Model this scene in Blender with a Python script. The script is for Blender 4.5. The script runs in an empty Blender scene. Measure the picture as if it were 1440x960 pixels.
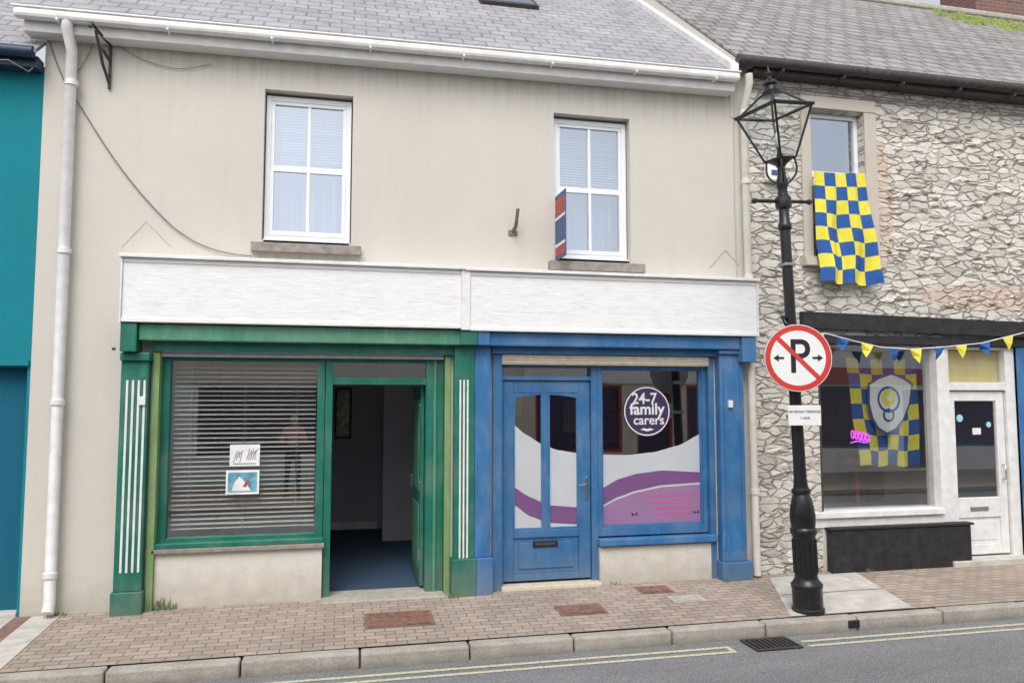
import bpy, bmesh, math, random
from mathutils import Vector, Matrix
random.seed(7)
sc=bpy.context.scene
COL=bpy.context.collection
# ------------------------------------------------------------------ helpers
def link(o,parent=None,local=False):
    COL.objects.link(o)
    if parent:
        o.parent=parent
        if not local: o.matrix_parent_inverse=Matrix.Translation(-Vector(parent.location))
    return o
def empty(name,loc=(0,0,0)):
    e=bpy.data.objects.new(name,None);e.location=loc;e.empty_display_size=.2
    COL.objects.link(e);return e
def mesh(name,verts,faces,mats,parent=None,local=False,fm=None,smooth=False):
    m=bpy.data.meshes.new(name);m.from_pydata(verts,[],faces);m.update()
    if not isinstance(mats,(list,tuple)): mats=[mats]
    for a in mats:m.materials.append(a)
    if fm:
        for p,i in zip(m.polygons,fm):p.material_index=i
    if smooth:
        for p in m.polygons:p.use_smooth=True
    return link(bpy.data.objects.new(name,m),parent,local)
BF=[(0,3,2,1),(4,5,6,7),(0,1,5,4),(1,2,6,5),(2,3,7,6),(3,0,4,7)]
def bv(x0,x1,y0,y1,z0,z1):
    return [(x0,y0,z0),(x1,y0,z0),(x1,y1,z0),(x0,y1,z0),(x0,y0,z1),(x1,y0,z1),(x1,y1,z1),(x0,y1,z1)]
def bevel(o,w,seg=2):
    if w:
        b=o.modifiers.new('b','BEVEL');b.width=w;b.segments=seg;b.limit_method='ANGLE'
    return o
def box(name,x0,x1,y0,y1,z0,z1,mat,parent=None,bw=0.004,local=False):
    return bevel(mesh(name,bv(x0,x1,y0,y1,z0,z1),BF,mat,parent,local),bw)
def boxes(name,lst,mat,parent=None,bw=0.003,local=False):
    V=[];F=[]
    for b in lst:
        n=len(V);V+=bv(*b);F+=[tuple(i+n for i in f) for f in BF]
    return bevel(mesh(name,V,F,mat,parent,local),bw)
def frame(name,x0,x1,z0,z1,w,y0,y1,mat,parent,bw=.004,wb=None,wt=None):
    wb=w if wb is None else wb; wt=w if wt is None else wt
    return boxes(name,[(x0,x0+w,y0,y1,z0,z1),(x1-w,x1,y0,y1,z0,z1),
      (x0+w,x1-w,y0+.002,y1,z0,z0+wb),(x0+w,x1-w,y0+.002,y1,z1-wt,z1)],mat,parent,bw)
def quad(name,x0,x1,z0,z1,y,mat,parent=None):
    return mesh(name,[(x0,y,z0),(x1,y,z0),(x1,y,z1),(x0,y,z1)],[(0,1,2,3)],mat,parent)
def holes(name,x0,x1,z0,z1,y0,y1,hs,mat,parent=None):
    xs=sorted({x0,x1,*[h[0] for h in hs],*[h[1] for h in hs]})
    zs=sorted({z0,z1,*[h[2] for h in hs],*[h[3] for h in hs]})
    xs=[x for x in xs if x0<=x<=x1];zs=[z for z in zs if z0<=z<=z1]
    def full(i,j):
        if i<0 or j<0 or i>=len(xs)-1 or j>=len(zs)-1:return False
        cx=(xs[i]+xs[i+1])/2;cz=(zs[j]+zs[j+1])/2
        return not any(h[0]<cx<h[1] and h[2]<cz<h[3] for h in hs)
    V=[];F=[]
    def q(*p):
        n=len(V);V.extend(p);F.append((n,n+1,n+2,n+3))
    for i in range(len(xs)-1):
        for j in range(len(zs)-1):
            if not full(i,j):continue
            a,b,c,d=xs[i],xs[i+1],zs[j],zs[j+1]
            q((a,y0,c),(b,y0,c),(b,y0,d),(a,y0,d));q((b,y1,c),(a,y1,c),(a,y1,d),(b,y1,d))
            if not full(i-1,j):q((a,y1,c),(a,y0,c),(a,y0,d),(a,y1,d))
            if not full(i+1,j):q((b,y0,c),(b,y1,c),(b,y1,d),(b,y0,d))
            if not full(i,j-1):q((a,y1,c),(b,y1,c),(b,y0,c),(a,y0,c))
            if not full(i,j+1):q((a,y0,d),(b,y0,d),(b,y1,d),(a,y1,d))
    return mesh(name,V,F,mat,parent)
def tube(name,pts,r,mat,parent=None,local=False,spline='POLY',res=3):
    c=bpy.data.curves.new(name,'CURVE');c.dimensions='3D';c.bevel_depth=r;c.bevel_resolution=res;c.use_fill_caps=True
    if pts and not isinstance(pts[0][0],(tuple,list)):pts=[pts]
    for pl in pts:
        s=c.splines.new('POLY' if spline=='POLY' else 'NURBS');s.points.add(len(pl)-1)
        for i,p in enumerate(pl):s.points[i].co=(*p,1)
        if spline!='POLY':s.use_endpoint_u=True;s.order_u=3
    c.materials.append(mat)
    return link(bpy.data.objects.new(name,c),parent,local)
def lathe(name,prof,mat,parent=None,loc=(0,0,0),seg=28,local=True):
    V=[];F=[]
    for r,z in prof:
        for k in range(seg):
            a=2*math.pi*k/seg;V.append((loc[0]+r*math.cos(a),loc[1]+r*math.sin(a),loc[2]+z))
    for i in range(len(prof)-1):
        for k in range(seg):
            a=i*seg+k;b=i*seg+(k+1)%seg;F.append((a,b,b+seg,a+seg))
    F.append(tuple(range(seg-1,-1,-1)));F.append(tuple((len(prof)-1)*seg+k for k in range(seg)))
    o=mesh(name,V,F,mat,parent,local,smooth=True)
    m=o.modifiers.new('e','EDGE_SPLIT');m.split_angle=math.radians(35)
    return o
def disc(name,cx,y,cz,r,mat,parent=None,th=.004,seg=56,r2=None,local=False):
    V=[];F=[]
    for yy in (y,y+th):
        for k in range(seg):
            a=2*math.pi*k/seg;V.append((cx+r*math.cos(a),yy,cz+r*math.sin(a)))
    if r2 is None:
        F=[tuple(range(seg)),tuple(range(2*seg-1,seg-1,-1))]+[(k,k+seg,(k+1)%seg+seg,(k+1)%seg) for k in range(seg)]
    else:
        V=[]
        for rr in (r,r2):
            for k in range(seg):
                a=2*math.pi*k/seg;V.append((cx+rr*math.cos(a),y,cz+rr*math.sin(a)))
        F=[(k,(k+1)%seg,(k+1)%seg+seg,k+seg) for k in range(seg)]
    return mesh(name,V,F,mat,parent,local)
def text(name,s,x,y,z,size,mat,parent=None,local=False,off=0,rot=0,align='CENTER',ext=.001,sx=1):
    c=bpy.data.curves.new(name,'FONT');c.body=s;c.size=size;c.align_x=align;c.align_y='CENTER';c.offset=off;c.extrude=ext
    c.materials.append(mat);o=bpy.data.objects.new(name,c);o.location=(x,y,z);o.rotation_euler=(math.pi/2,rot,0);o.scale=(sx,1,1)
    return link(o,parent,local)
# ------------------------------------------------------------------ materials
def nodes(name):
    m=bpy.data.materials.new(name);m.use_nodes=True;nt=m.node_tree
    return m,nt,nt.nodes['Principled BSDF']
def N(nt,t,**k):
    n=nt.nodes.new(t)
    for a,b in k.items():setattr(n,a,b)
    return n
def coords(nt,scale=(1,1,1)):
    tc=N(nt,'ShaderNodeTexCoord');mp=N(nt,'ShaderNodeMapping');mp.inputs['Scale'].default_value=scale
    nt.links.new(tc.outputs['Object'],mp.inputs['Vector']);return mp.outputs['Vector']
def noise(nt,vec,scale,detail=4,rough=.6):
    n=N(nt,'ShaderNodeTexNoise');n.inputs['Scale'].default_value=scale;n.inputs['Detail'].default_value=min(detail,5);n.inputs['Roughness'].default_value=rough
    nt.links.new(vec,n.inputs['Vector']);return n.outputs['Fac']
def ramp(nt,fac,stops):
    r=N(nt,'ShaderNodeValToRGB')
    while len(r.color_ramp.elements)<len(stops):r.color_ramp.elements.new(.5)
    for e,(p,c) in zip(r.color_ramp.elements,stops):
        e.position=p;e.color=(*c,1) if len(c)==3 else c
    nt.links.new(fac,r.inputs['Fac']);return r.outputs['Color']
def mix(nt,fac,a,b,mode='MIX'):
    n=N(nt,'ShaderNodeMix',data_type='RGBA',blend_type=mode)
    for s,v in ((0,fac),(6,a),(7,b)):
        if hasattr(v,'is_linked') or hasattr(v,'links'):nt.links.new(v,n.inputs[s])
        elif isinstance(v,(int,float)):n.inputs[s].default_value=v
        else:n.inputs[s].default_value=(*v,1)
    return n.outputs[2]
def math_(nt,op,a,b=0):
    n=N(nt,'ShaderNodeMath',operation=op,use_clamp=False)
    for i,v in enumerate((a,b)):
        if isinstance(v,(int,float)):n.inputs[i].default_value=v
        else:nt.links.new(v,n.inputs[i])
    return n.outputs[0]
def bump(nt,bs,h,strength,dist=.01):
    b=N(nt,'ShaderNodeBump');b.inputs['Strength'].default_value=strength;b.inputs['Distance'].default_value=dist
    nt.links.new(h,b.inputs['Height']);nt.links.new(b.outputs['Normal'],bs.inputs['Normal'])
def sc3(c,k):return tuple(min(1,max(0,v*k)) for v in c)
def simple(name,c,rough=.5,ns=6,amt=.12,bs_=0,bsc=60,metal=0,scale=(1,1,1),spec=.5):
    m,nt,b=nodes(name);v=coords(nt,scale)
    f=noise(nt,v,ns,3)
    nt.links.new(ramp(nt,f,[(.3,sc3(c,1-amt)),(.7,sc3(c,1+amt))]),b.inputs['Base Color'])
    b.inputs['Roughness'].default_value=rough;b.inputs['Metallic'].default_value=metal;b.inputs['Specular IOR Level'].default_value=spec
    if bs_:bump(nt,b,noise(nt,v,bsc,2),bs_,.004)
    return m
def paint(name,c,fade=None,rough=.5):
    m,nt,b=nodes(name);v=coords(nt,(1,1,.25))
    f=noise(nt,v,14,5,.7);v2=coords(nt)
    base=ramp(nt,f,[(.30,sc3(c,.78)),(.55,c),(.75,fade or sc3(c,1.3))])
    base=mix(nt,math_(nt,'MULTIPLY',ramp(nt,noise(nt,v2,2.3,4),[(.45,(0,0,0)),(.75,(1,1,1))]),.16),base,(.45,.47,.47))
    # small chips showing primer
    base=mix(nt,math_(nt,'MULTIPLY',ramp(nt,noise(nt,v2,38,4,.8),[(.70,(0,0,0)),(.74,(1,1,1))]),.55),base,(.50,.48,.44))
    sp=N(nt,'ShaderNodeSeparateXYZ');nt.links.new(v2,sp.inputs[0])
    g=math_(nt,'MULTIPLY',ramp(nt,math_(nt,'ADD',sp.outputs[2],math_(nt,'MULTIPLY',noise(nt,v2,5),.35)),[(0.1,(1,1,1)),(.55,(0,0,0))]),.40)
    nt.links.new(mix(nt,g,base,(.22,.20,.17)),b.inputs['Base Color'])
    b.inputs['Roughness'].default_value=rough
    bump(nt,b,noise(nt,v,40,3),.3,.003);return m
def render_wall(name,c,grime_ao=(.3,.27,.22),stain=.35,marks=()):
    m,nt,b=nodes(name);v=coords(nt)
    n1=noise(nt,v,.9,5,.6);n2=noise(nt,v,30,3,.7);n3=noise(nt,coords(nt,(5,5,.45)),1.5,5,.65)
    base=mix(nt,.5,ramp(nt,n1,[(.3,sc3(c,.90)),(.7,sc3(c,1.06))]),ramp(nt,n2,[(.3,sc3(c,.94)),(.7,sc3(c,1.05))]))
    base=mix(nt,math_(nt,'MULTIPLY',ramp(nt,n3,[(.54,(0,0,0)),(.75,(1,1,1))]),stain*.55),base,sc3(c,.70))
    sp=N(nt,'ShaderNodeSeparateXYZ');nt.links.new(v,sp.inputs[0])
    h=math_(nt,'ADD',sp.outputs[2],math_(nt,'MULTIPLY',noise(nt,v,7),.5))
    g=math_(nt,'MULTIPLY',ramp(nt,h,[(.18,(1,1,1)),(.62,(0,0,0))]),stain*1.4)  # grime near the wall base, with occlusion-like shade put into its colour
    base=mix(nt,g,base,grime_ao)
    for (x0,x1,zt,ln) in marks:
        cx,hw=(x0+x1)/2,(x1-x0)/2
        inx=math_(nt,'SUBTRACT',1,math_(nt,'DIVIDE',math_(nt,'ABSOLUTE',math_(nt,'SUBTRACT',sp.outputs[0],cx)),hw))
        inx=ramp(nt,inx,[(0,(0,0,0)),(.08,(1,1,1))])
        inz=ramp(nt,math_(nt,'DIVIDE',math_(nt,'SUBTRACT',zt,sp.outputs[2]),ln),[(0,(0,0,0)),(.02,(1,1,1)),(1,(0,0,0))])
        st=ramp(nt,noise(nt,coords(nt,(14,1,.6)),1.0,4,.7),[(.42,(0,0,0)),(.7,(1,1,1))])
        base=mix(nt,math_(nt,'MULTIPLY',math_(nt,'MULTIPLY',inx,inz),math_(nt,'MULTIPLY',st,.5)),base,sc3(c,.5))
    nt.links.new(base,b.inputs['Base Color']);b.inputs['Roughness'].default_value=.9
    bump(nt,b,math_(nt,'ADD',noise(nt,v,90,2),math_(nt,'MULTIPLY',n1,1.5)),.35,.006);return m
WALL=render_wall('cream_render',(.585,.55,.49),marks=((-.9,.24,3.40,.7),(2.14,3.3,3.33,.6),(-2.7,4.5,5.42,.45)))
PIPEWALL=simple('cable_painted',(.48,.45,.40),.8)
RISER=render_wall('cream_riser',(.66,.625,.55),stain=.45)
PLASTER=render_wall('plaster_surround',(.52,.47,.40))
TEAL=render_wall('teal_render',(.0,.20,.245),(.02,.12,.15),.2)
TEALD=render_wall('teal_lower',(.0,.11,.18),(.02,.06,.09),.2)
NAVY=simple('navy_trim',(.012,.03,.07),.5)
WHITE=simple('white_upvc',(.80,.81,.82),.3,3,.04)
WHITEP=simple('white_old_paint',(.74,.73,.71),.5,9,.10,.2,50)
CREAMPIPE=simple('cream_pipe',(.70,.66,.58),.5,5,.1)
STONEGREY=simple('grey_sill_stone',(.27,.245,.215),.85,12,.25,.4,80)
GREEN=paint('green_paint',(.006,.145,.098),(.025,.21,.145))
GREENL=paint('light_green_paint',(.065,.245,.145),(.11,.32,.20))
LIME=paint('lime_paint',(.20,.33,.12),(.28,.42,.18))
BLUE=paint('blue_paint',(.034,.155,.36),(.06,.21,.44))
BLUED=paint('blue_door_paint',(.036,.145,.32),(.06,.20,.39))
BLACK=simple('black_gloss_iron',(.012,.012,.014),.32,14,.4,.25,40)
BLACKP=simple('black_painted_render',(.018,.018,.02),.6,10,.5,.5,30)
IRON=simple('dark_iron',(.05,.045,.04),.7,20,.4)
RUST=simple('rusty_steel',(.22,.16,.12),.7,30,.3)
CABLE=simple('cable',(.17,.16,.15),.7)
CHROME=simple('chrome',(.6,.6,.6),.2,5,.05,metal=1)
ROOM=simple('room_wall',(.46,.45,.50),.9,2,.06)
ROOMU=simple('upstairs_net_curtain',(.33,.37,.46),.9,3,.15)
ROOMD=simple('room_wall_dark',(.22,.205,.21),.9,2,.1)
CARPET=simple('blue_carpet',(.035,.07,.12),.95,40,.2,.3,200)
SLAT=simple('blind_slat',(.80,.76,.69),.5,4,.06)
SHELF=simple('shelf_timber',(.45,.36,.26),.6,4,.1)
SLATW=simple('white_blind_slat',(.62,.64,.68),.5,4,.04)
CREAMSH=simple('cream_shutter',(.62,.55,.43),.6,12,.12,.2,60)
YBLIND=simple('yellow_blind',(.66,.55,.26),.8,3,.15)
GREYSH=simple('grey_rail',(.35,.36,.42),.5,10,.15)
YEL=simple('yellow_cloth',(.76,.66,.06),.8,9,.08)
FBLUE=simple('blue_cloth',(.016,.09,.32),.8,9,.12)
RED=simple('sign_red',(.58,.045,.035),.4,6,.10)
DULLRED=simple('faded_red',(.38,.07,.07),.6,9,.3)
DULLBLUE=simple('faded_blue',(.06,.10,.22),.6,9,.3)
SWHITE=simple('sign_white',(.78,.78,.76),.4,6,.05)
SBLACK=simple('sign_black',(.015,.015,.017),.4)
GALV=simple('galvanised',(.32,.33,.34),.45,20,.15,metal=.6)
PURPLE=simple('purple_vinyl',(.175,.075,.205),.5,2,.05)
MAUVE=simple('mauve_vinyl',(.29,.165,.31),.5,2,.05)
PINK=simple('pink_text',(.60,.10,.28),.5)
VNAVY=simple('vinyl_plum',(.05,.03,.08),.4)
VWHITE=simple('vinyl_white',(.70,.71,.72),.45,2,.03)
FROST=simple('vinyl_frosted',(.50,.52,.54),.5,2,.06)
PAPER=simple('paper',(.78,.78,.76),.7)
TEALPIC=simple('poster_teal',(.14,.36,.45),.6,14,.5)
PALEB=simple('pale_blue_sticker',(.35,.60,.72),.6)
PICG=simple('picture_green',(.45,.52,.38),.6,9,.5)
BRICKC=simple('concrete_pale',(.50,.475,.43),.9,5,.2,.3,90)
DRAINBR=simple('terracotta_channel',(.22,.13,.10),.85,14,.3,.3,80)
MANH=simple('manhole_rusty',(.22,.115,.085),.75,18,.35,.5,60)
CONCM=simple('manhole_concrete',(.40,.37,.32),.9,14,.2,.4,80)
LEAF=simple('weed_leaf',(.14,.20,.06),.7)
MOSS=simple('moss',(.18,.22,.06),.95,6,.5,.8,30)
SOFFIT=simple('soffit_white',(.70,.70,.68),.6,5,.05)
def slate(name,c1,c2,mort,lich,w=.25,r=.15,ms=.010,la=.5):
    m,nt,b=nodes(name);v=coords(nt)
    br=N(nt,'ShaderNodeTexBrick')
    nn=N(nt,'ShaderNodeTexNoise');nn.inputs['Scale'].default_value=.8;nn.inputs['Detail'].default_value=2;nt.links.new(v,nn.inputs['Vector'])
    ad=N(nt,'ShaderNodeVectorMath',operation='MULTIPLY_ADD');nt.links.new(nn.outputs['Color'],ad.inputs[0]);ad.inputs[1].default_value=(.05,.10,0);nt.links.new(v,ad.inputs[2])
    nt.links.new(ad.outputs[0],br.inputs['Vector'])
    br.inputs['Scale'].default_value=1;br.inputs['Brick Width'].default_value=w;br.inputs['Row Height'].default_value=r
    br.inputs['Mortar Size'].default_value=ms;br.inputs['Mortar Smooth'].default_value=.3;br.inputs['Bias'].default_value=.0
    br.inputs['Color1'].default_value=(*c1,1);br.inputs['Color2'].default_value=(*c2,1);br.inputs['Mortar'].default_value=(*mort,1)
    base=mix(nt,.4,br.outputs['Color'],ramp(nt,noise(nt,v,1.6,5,.7),[(.3,sc3(c1,.75)),(.7,sc3(c2,1.25))]))
    base=mix(nt,math_(nt,'MULTIPLY',ramp(nt,noise(nt,v,10,5,.8),[(.53,(0,0,0)),(.66,(1,1,1))]),la),base,lich)
    nt.links.new(base,b.inputs['Base Color']);b.inputs['Roughness'].default_value=.6
    sp=N(nt,'ShaderNodeSeparateXYZ');nt.links.new(ad.outputs[0],sp.inputs[0])
    saw=math_(nt,'FRACT',math_(nt,'DIVIDE',sp.outputs[1],r))
    h=math_(nt,'ADD',math_(nt,'MULTIPLY',br.outputs['Fac'],-1.0),math_(nt,'ADD',math_(nt,'MULTIPLY',saw,-1.3),math_(nt,'MULTIPLY',noise(nt,v,12,3),.9)))
    bump(nt,b,h,.9,.025);return m
SLATE=slate('slate_lilac',(.26,.25,.27),(.37,.355,.375),(.12,.115,.13),(.48,.46,.46))
SLATE2=slate('slate_grey',(.18,.17,.165),(.32,.30,.285),(.045,.042,.042),(.45,.44,.39),.28,.19,.020,.65)
def pavers():
    m,nt,b=nodes('brick_pavers');v=coords(nt)
    br=N(nt,'ShaderNodeTexBrick');nt.links.new(v,br.inputs['Vector'])
    br.inputs['Scale'].default_value=1;br.inputs['Brick Width'].default_value=.17;br.inputs['Row Height'].default_value=.085
    br.inputs['Mortar Size'].default_value=.0055;br.inputs['Mortar Smooth'].default_value=.3;br.inputs['Bias'].default_value=-.1
    br.inputs['Color1'].default_value=(.46,.37,.30,1);br.inputs['Color2'].default_value=(.34,.275,.23,1);br.inputs['Mortar'].default_value=(.18,.155,.13,1)
    base=mix(nt,.7,br.outputs['Color'],ramp(nt,noise(nt,v,1.1,5,.7),[(.3,(.66,.65,.63)),(.7,(1.0,1.0,1.0))]),'MULTIPLY')
    base=mix(nt,math_(nt,'MULTIPLY',ramp(nt,noise(nt,v,25,5,.8),[(.6,(0,0,0)),(.72,(1,1,1))]),.45),base,(.22,.19,.16))
    vo=N(nt,'ShaderNodeTexVoronoi');vo.inputs['Scale'].default_value=5;nt.links.new(v,vo.inputs['Vector'])
    base=mix(nt,math_(nt,'MULTIPLY',ramp(nt,vo.outputs['Distance'],[(.07,(1,1,1)),(.09,(0,0,0))]),.4),base,(.52,.48,.42))
    nt.links.new(base,b.inputs['Base Color']);b.inputs['Roughness'].default_value=.85
    bump(nt,b,math_(nt,'ADD',math_(nt,'MULTIPLY',br.outputs['Fac'],-1.3),math_(nt,'MULTIPLY',noise(nt,v,50,3),.6)),.7,.008);return m
PAV=pavers()
def asphalt():
    m,nt,b=nodes('asphalt');v=coords(nt)
    a=ramp(nt,noise(nt,v,90,4,.85),[(.38,(.10,.10,.105)),(.5,(.21,.21,.217)),(.62,(.40,.40,.40))])
    c=ramp(nt,noise(nt,coords(nt,(.5,1.6,1)),1.2,5,.65),[(.3,(.72,.72,.72)),(.7,(1,1,1))])
    base=mix(nt,1.0,a,c,'MULTIPLY')
    base=mix(nt,math_(nt,'MULTIPLY',ramp(nt,noise(nt,v,14,5,.8),[(.6,(0,0,0)),(.68,(1,1,1))]),.4),base,(.32,.30,.27))
    nt.links.new(base,b.inputs['Base Color']);b.inputs['Roughness'].default_value=.85
    bump(nt,b,noise(nt,v,100,3),.8,.009);return m
ASPH=asphalt()
def kerbm():
    m,nt,b=nodes('kerb_stone');v=coords(nt)
    base=ramp(nt,noise(nt,v,4,5,.7),[(.3,(.24,.215,.18)),(.5,(.37,.34,.30)),(.7,(.48,.45,.40))])
    base=mix(nt,.4,base,ramp(nt,noise(nt,v,60,4),[(.3,(.22,.19,.16)),(.7,(.52,.48,.42))]))
    sp=N(nt,'ShaderNodeSeparateXYZ');nt.links.new(v,sp.inputs[0])
    g=ramp(nt,math_(nt,'ADD',math_(nt,'MULTIPLY',sp.outputs[2],6),math_(nt,'ADD',1.12,math_(nt,'MULTIPLY',noise(nt,v,9),.5))),[(.25,(1,1,1)),(.7,(0,0,0))])
    base=mix(nt,math_(nt,'MULTIPLY',g,.6),base,(.12,.105,.085))
    nt.links.new(base,b.inputs['Base Color']);b.inputs['Roughness'].default_value=.9
    bump(nt,b,noise(nt,v,50,3),.6,.007);return m
KERB=kerbm()
def rubble():
    m,nt,b=nodes('rubble_stone')
    tc=N(nt,'ShaderNodeTexCoord');v0=tc.outputs['Object']
    nn=N(nt,'ShaderNodeTexNoise');nn.inputs['Scale'].default_value=4.0;nn.inputs['Detail'].default_value=4;nn.inputs['Roughness'].default_value=.65;nt.links.new(v0,nn.inputs['Vector'])
    ad=N(nt,'ShaderNodeVectorMath',operation='MULTIPLY_ADD');nt.links.new(nn.outputs['Color'],ad.inputs[0]);ad.inputs[1].default_value=(.22,0,.11);nt.links.new(v0,ad.inputs[2])
    mp=N(nt,'ShaderNodeMapping');mp.inputs['Scale'].default_value=(5.2,1.0,12.5);nt.links.new(ad.outputs[0],mp.inputs['Vector'])
    vo=N(nt,'ShaderNodeTexVoronoi');vo.inputs['Scale'].default_value=1;nt.links.new(mp.outputs[0],vo.inputs['Vector'])
    ve=N(nt,'ShaderNodeTexVoronoi',feature='DISTANCE_TO_EDGE');ve.inputs['Scale'].default_value=1;nt.links.new(mp.outputs[0],ve.inputs['Vector'])
    se=N(nt,'ShaderNodeSeparateColor');nt.links.new(vo.outputs['Color'],se.inputs[0])
    hz=noise(nt,coords(nt,(6,1,16)),1.0,5,.75);pat=noise(nt,v0,1.3,5,.7)
    base=ramp(nt,se.outputs[0],[(.0,(.36,.33,.29)),(.25,(.52,.48,.42)),(.6,(.64,.60,.53)),(1,(.76,.72,.65))])
    base=mix(nt,.42,base,ramp(nt,hz,[(.30,(.36,.32,.28)),(.48,(.64,.60,.53)),(.7,(.80,.77,.70))]))
    show=ramp(nt,noise(nt,v0,3.5,4,.7),[(.36,(.15,.15,.15)),(.56,(1,1,1))])
    jt=ramp(nt,ve.outputs[0],[(.0,(1,1,1)),(.11,(0,0,0))])
    base=mix(nt,math_(nt,'MULTIPLY',math_(nt,'MULTIPLY',jt,show),.72),base,(.24,.205,.17))
    base=mix(nt,math_(nt,'MULTIPLY',ramp(nt,pat,[(.52,(0,0,0)),(.62,(1,1,1))]),.45),base,(.72,.68,.61))
    sp=N(nt,'ShaderNodeSeparateXYZ');nt.links.new(v0,sp.inputs[0])
    def blob(cx,cz,sx,sz):
        a=math_(nt,'POWER',math_(nt,'ABSOLUTE',math_(nt,'DIVIDE',math_(nt,'SUBTRACT',sp.outputs[0],cx),sx)),2)
        c=math_(nt,'POWER',math_(nt,'ABSOLUTE',math_(nt,'DIVIDE',math_(nt,'SUBTRACT',sp.outputs[2],cz),sz)),2)
        return math_(nt,'SUBTRACT',1,math_(nt,'ADD',a,c))
    bl=math_(nt,'MAXIMUM',blob(6.38,4.3,.18,.95),blob(7.9,3.2,1.3,.22))
    bl=math_(nt,'ADD',bl,math_(nt,'SUBTRACT',noise(nt,v0,6,4),.75))
    rb=N(nt,'ShaderNodeTexBrick');mp2=N(nt,'ShaderNodeMapping');mp2.inputs['Rotation'].default_value=(math.pi/2,0,0);nt.links.new(v0,mp2.inputs[0]);nt.links.new(mp2.outputs[0],rb.inputs['Vector'])
    rb.inputs['Scale'].default_value=1;rb.inputs['Brick Width'].default_value=.16;rb.inputs['Row Height'].default_value=.075;rb.inputs['Mortar Size'].default_value=.008
    rb.inputs['Color1'].default_value=(.52,.30,.21,1);rb.inputs['Color2'].default_value=(.62,.45,.34,1);rb.inputs['Mortar'].default_value=(.58,.53,.46,1)
    base=mix(nt,math_(nt,'MULTIPLY',ramp(nt,bl,[(.05,(0,0,0)),(.3,(1,1,1))]),.6),base,rb.outputs['Color'])
    nt.links.new(base,b.inputs['Base Color']);b.inputs['Roughness'].default_value=.95
    jh=math_(nt,'MULTIPLY',math_(nt,'MULTIPLY',jt,show),-1.6)
    h=math_(nt,'ADD',jh,math_(nt,'ADD',math_(nt,'MULTIPLY',hz,1.1),math_(nt,'MULTIPLY',se.outputs[1],.7)))
    bump(nt,b,h,.75,.028);return m
RUBBLE=rubble()
def redbrick():
    m,nt,b=nodes('chimney_brick');mp=coords(nt);mp2=N(nt,'ShaderNodeMapping');mp2.inputs['Rotation'].default_value=(math.pi/2,0,0);nt.links.new(mp,mp2.inputs[0])
    rb=N(nt,'ShaderNodeTexBrick');nt.links.new(mp2.outputs[0],rb.inputs['Vector'])
    rb.inputs['Scale'].default_value=1;rb.inputs['Brick Width'].default_value=.22;rb.inputs['Row Height'].default_value=.075;rb.inputs['Mortar Size'].default_value=.008
    rb.inputs['Color1'].default_value=(.22,.10,.075,1);rb.inputs['Color2'].default_value=(.14,.08,.07,1);rb.inputs['Mortar'].default_value=(.2,.18,.16,1)
    nt.links.new(rb.outputs['Color'],b.inputs['Base Color']);b.inputs['Roughness'].default_value=.9;return m
BRICK=redbrick()
def signboard():
    m,nt,b=nodes('white_signboard_paint');v=coords(nt,(1,1,4));v1=coords(nt)
    a=ramp(nt,noise(nt,v,5,5,.7),[(.28,(.68,.665,.64)),(.45,(.77,.765,.75)),(.7,(.82,.815,.81))])
    a=mix(nt,math_(nt,'MULTIPLY',ramp(nt,noise(nt,v1,22,5,.8),[(.63,(0,0,0)),(.7,(1,1,1))]),.35),a,(.48,.44,.39))
    nt.links.new(a,b.inputs['Base Color'])
    b.inputs['Roughness'].default_value=.65
    bump(nt,b,noise(nt,coords(nt,(1,1,5)),9,5,.7),.6,.008);return m
SIGNB=signboard()
def yline():
    m,nt,b=nodes('yellow_road_paint');v=coords(nt)
    a=ramp(nt,noise(nt,v,40,5,.85),[(.40,(.22,.215,.20)),(.5,(.58,.54,.38)),(.7,(.70,.66,.48))])
    nt.links.new(a,b.inputs['Base Color']);b.inputs['Roughness'].default_value=.8;return m
YLINE=yline()
def glass(name,base,tint,col=(1,1,1),rough=.01):
    m=bpy.data.materials.new(name);m.use_nodes=True;nt=m.node_tree;nt.nodes.clear()
    o=N(nt,'ShaderNodeOutputMaterial');mx=N(nt,'ShaderNodeMixShader');t=N(nt,'ShaderNodeBsdfTransparent');g=N(nt,'ShaderNodeBsdfGlossy')
    t.inputs[0].default_value=(*tint,1);g.inputs[0].default_value=(*col,1);g.inputs['Roughness'].default_value=rough
    lw=N(nt,'ShaderNodeLayerWeight');lw.inputs[0].default_value=.5
    f=math_(nt,'MINIMUM',math_(nt,'ADD',math_(nt,'MULTIPLY',math_(nt,'POWER',lw.outputs['Facing'],4),.7),base),1)
    nt.links.new(f,mx.inputs[0]);nt.links.new(t.outputs[0],mx.inputs[1]);nt.links.new(g.outputs[0],mx.inputs[2]);nt.links.new(mx.outputs[0],o.inputs[0])
    v=coords(nt);b=N(nt,'ShaderNodeBump');b.inputs['Strength'].default_value=.10;b.inputs['Distance'].default_value=.006
    nt.links.new(noise(nt,v,1.3,1),b.inputs['Height']);nt.links.new(b.outputs[0],g.inputs['Normal'])
    return m
GLASS=glass('shop_glass',.36,(.90,.93,.92))
GLASSU=glass('upper_glass',.42,(.85,.90,.93),(.80,.87,.97))
GLASSL=glass('lantern_glass',.05,(.90,.92,.92))
def emis(name,c,s):
    m=bpy.data.materials.new(name);m.use_nodes=True;nt=m.node_tree;b=nt.nodes['Principled BSDF']
    b.inputs['Base Color'].default_value=(*c,1);b.inputs['Emission Color'].default_value=(*c,1);b.inputs['Emission Strength'].default_value=s;return m
NEON=emis('neon_pink',(.70,.10,.75),1.5)
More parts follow.
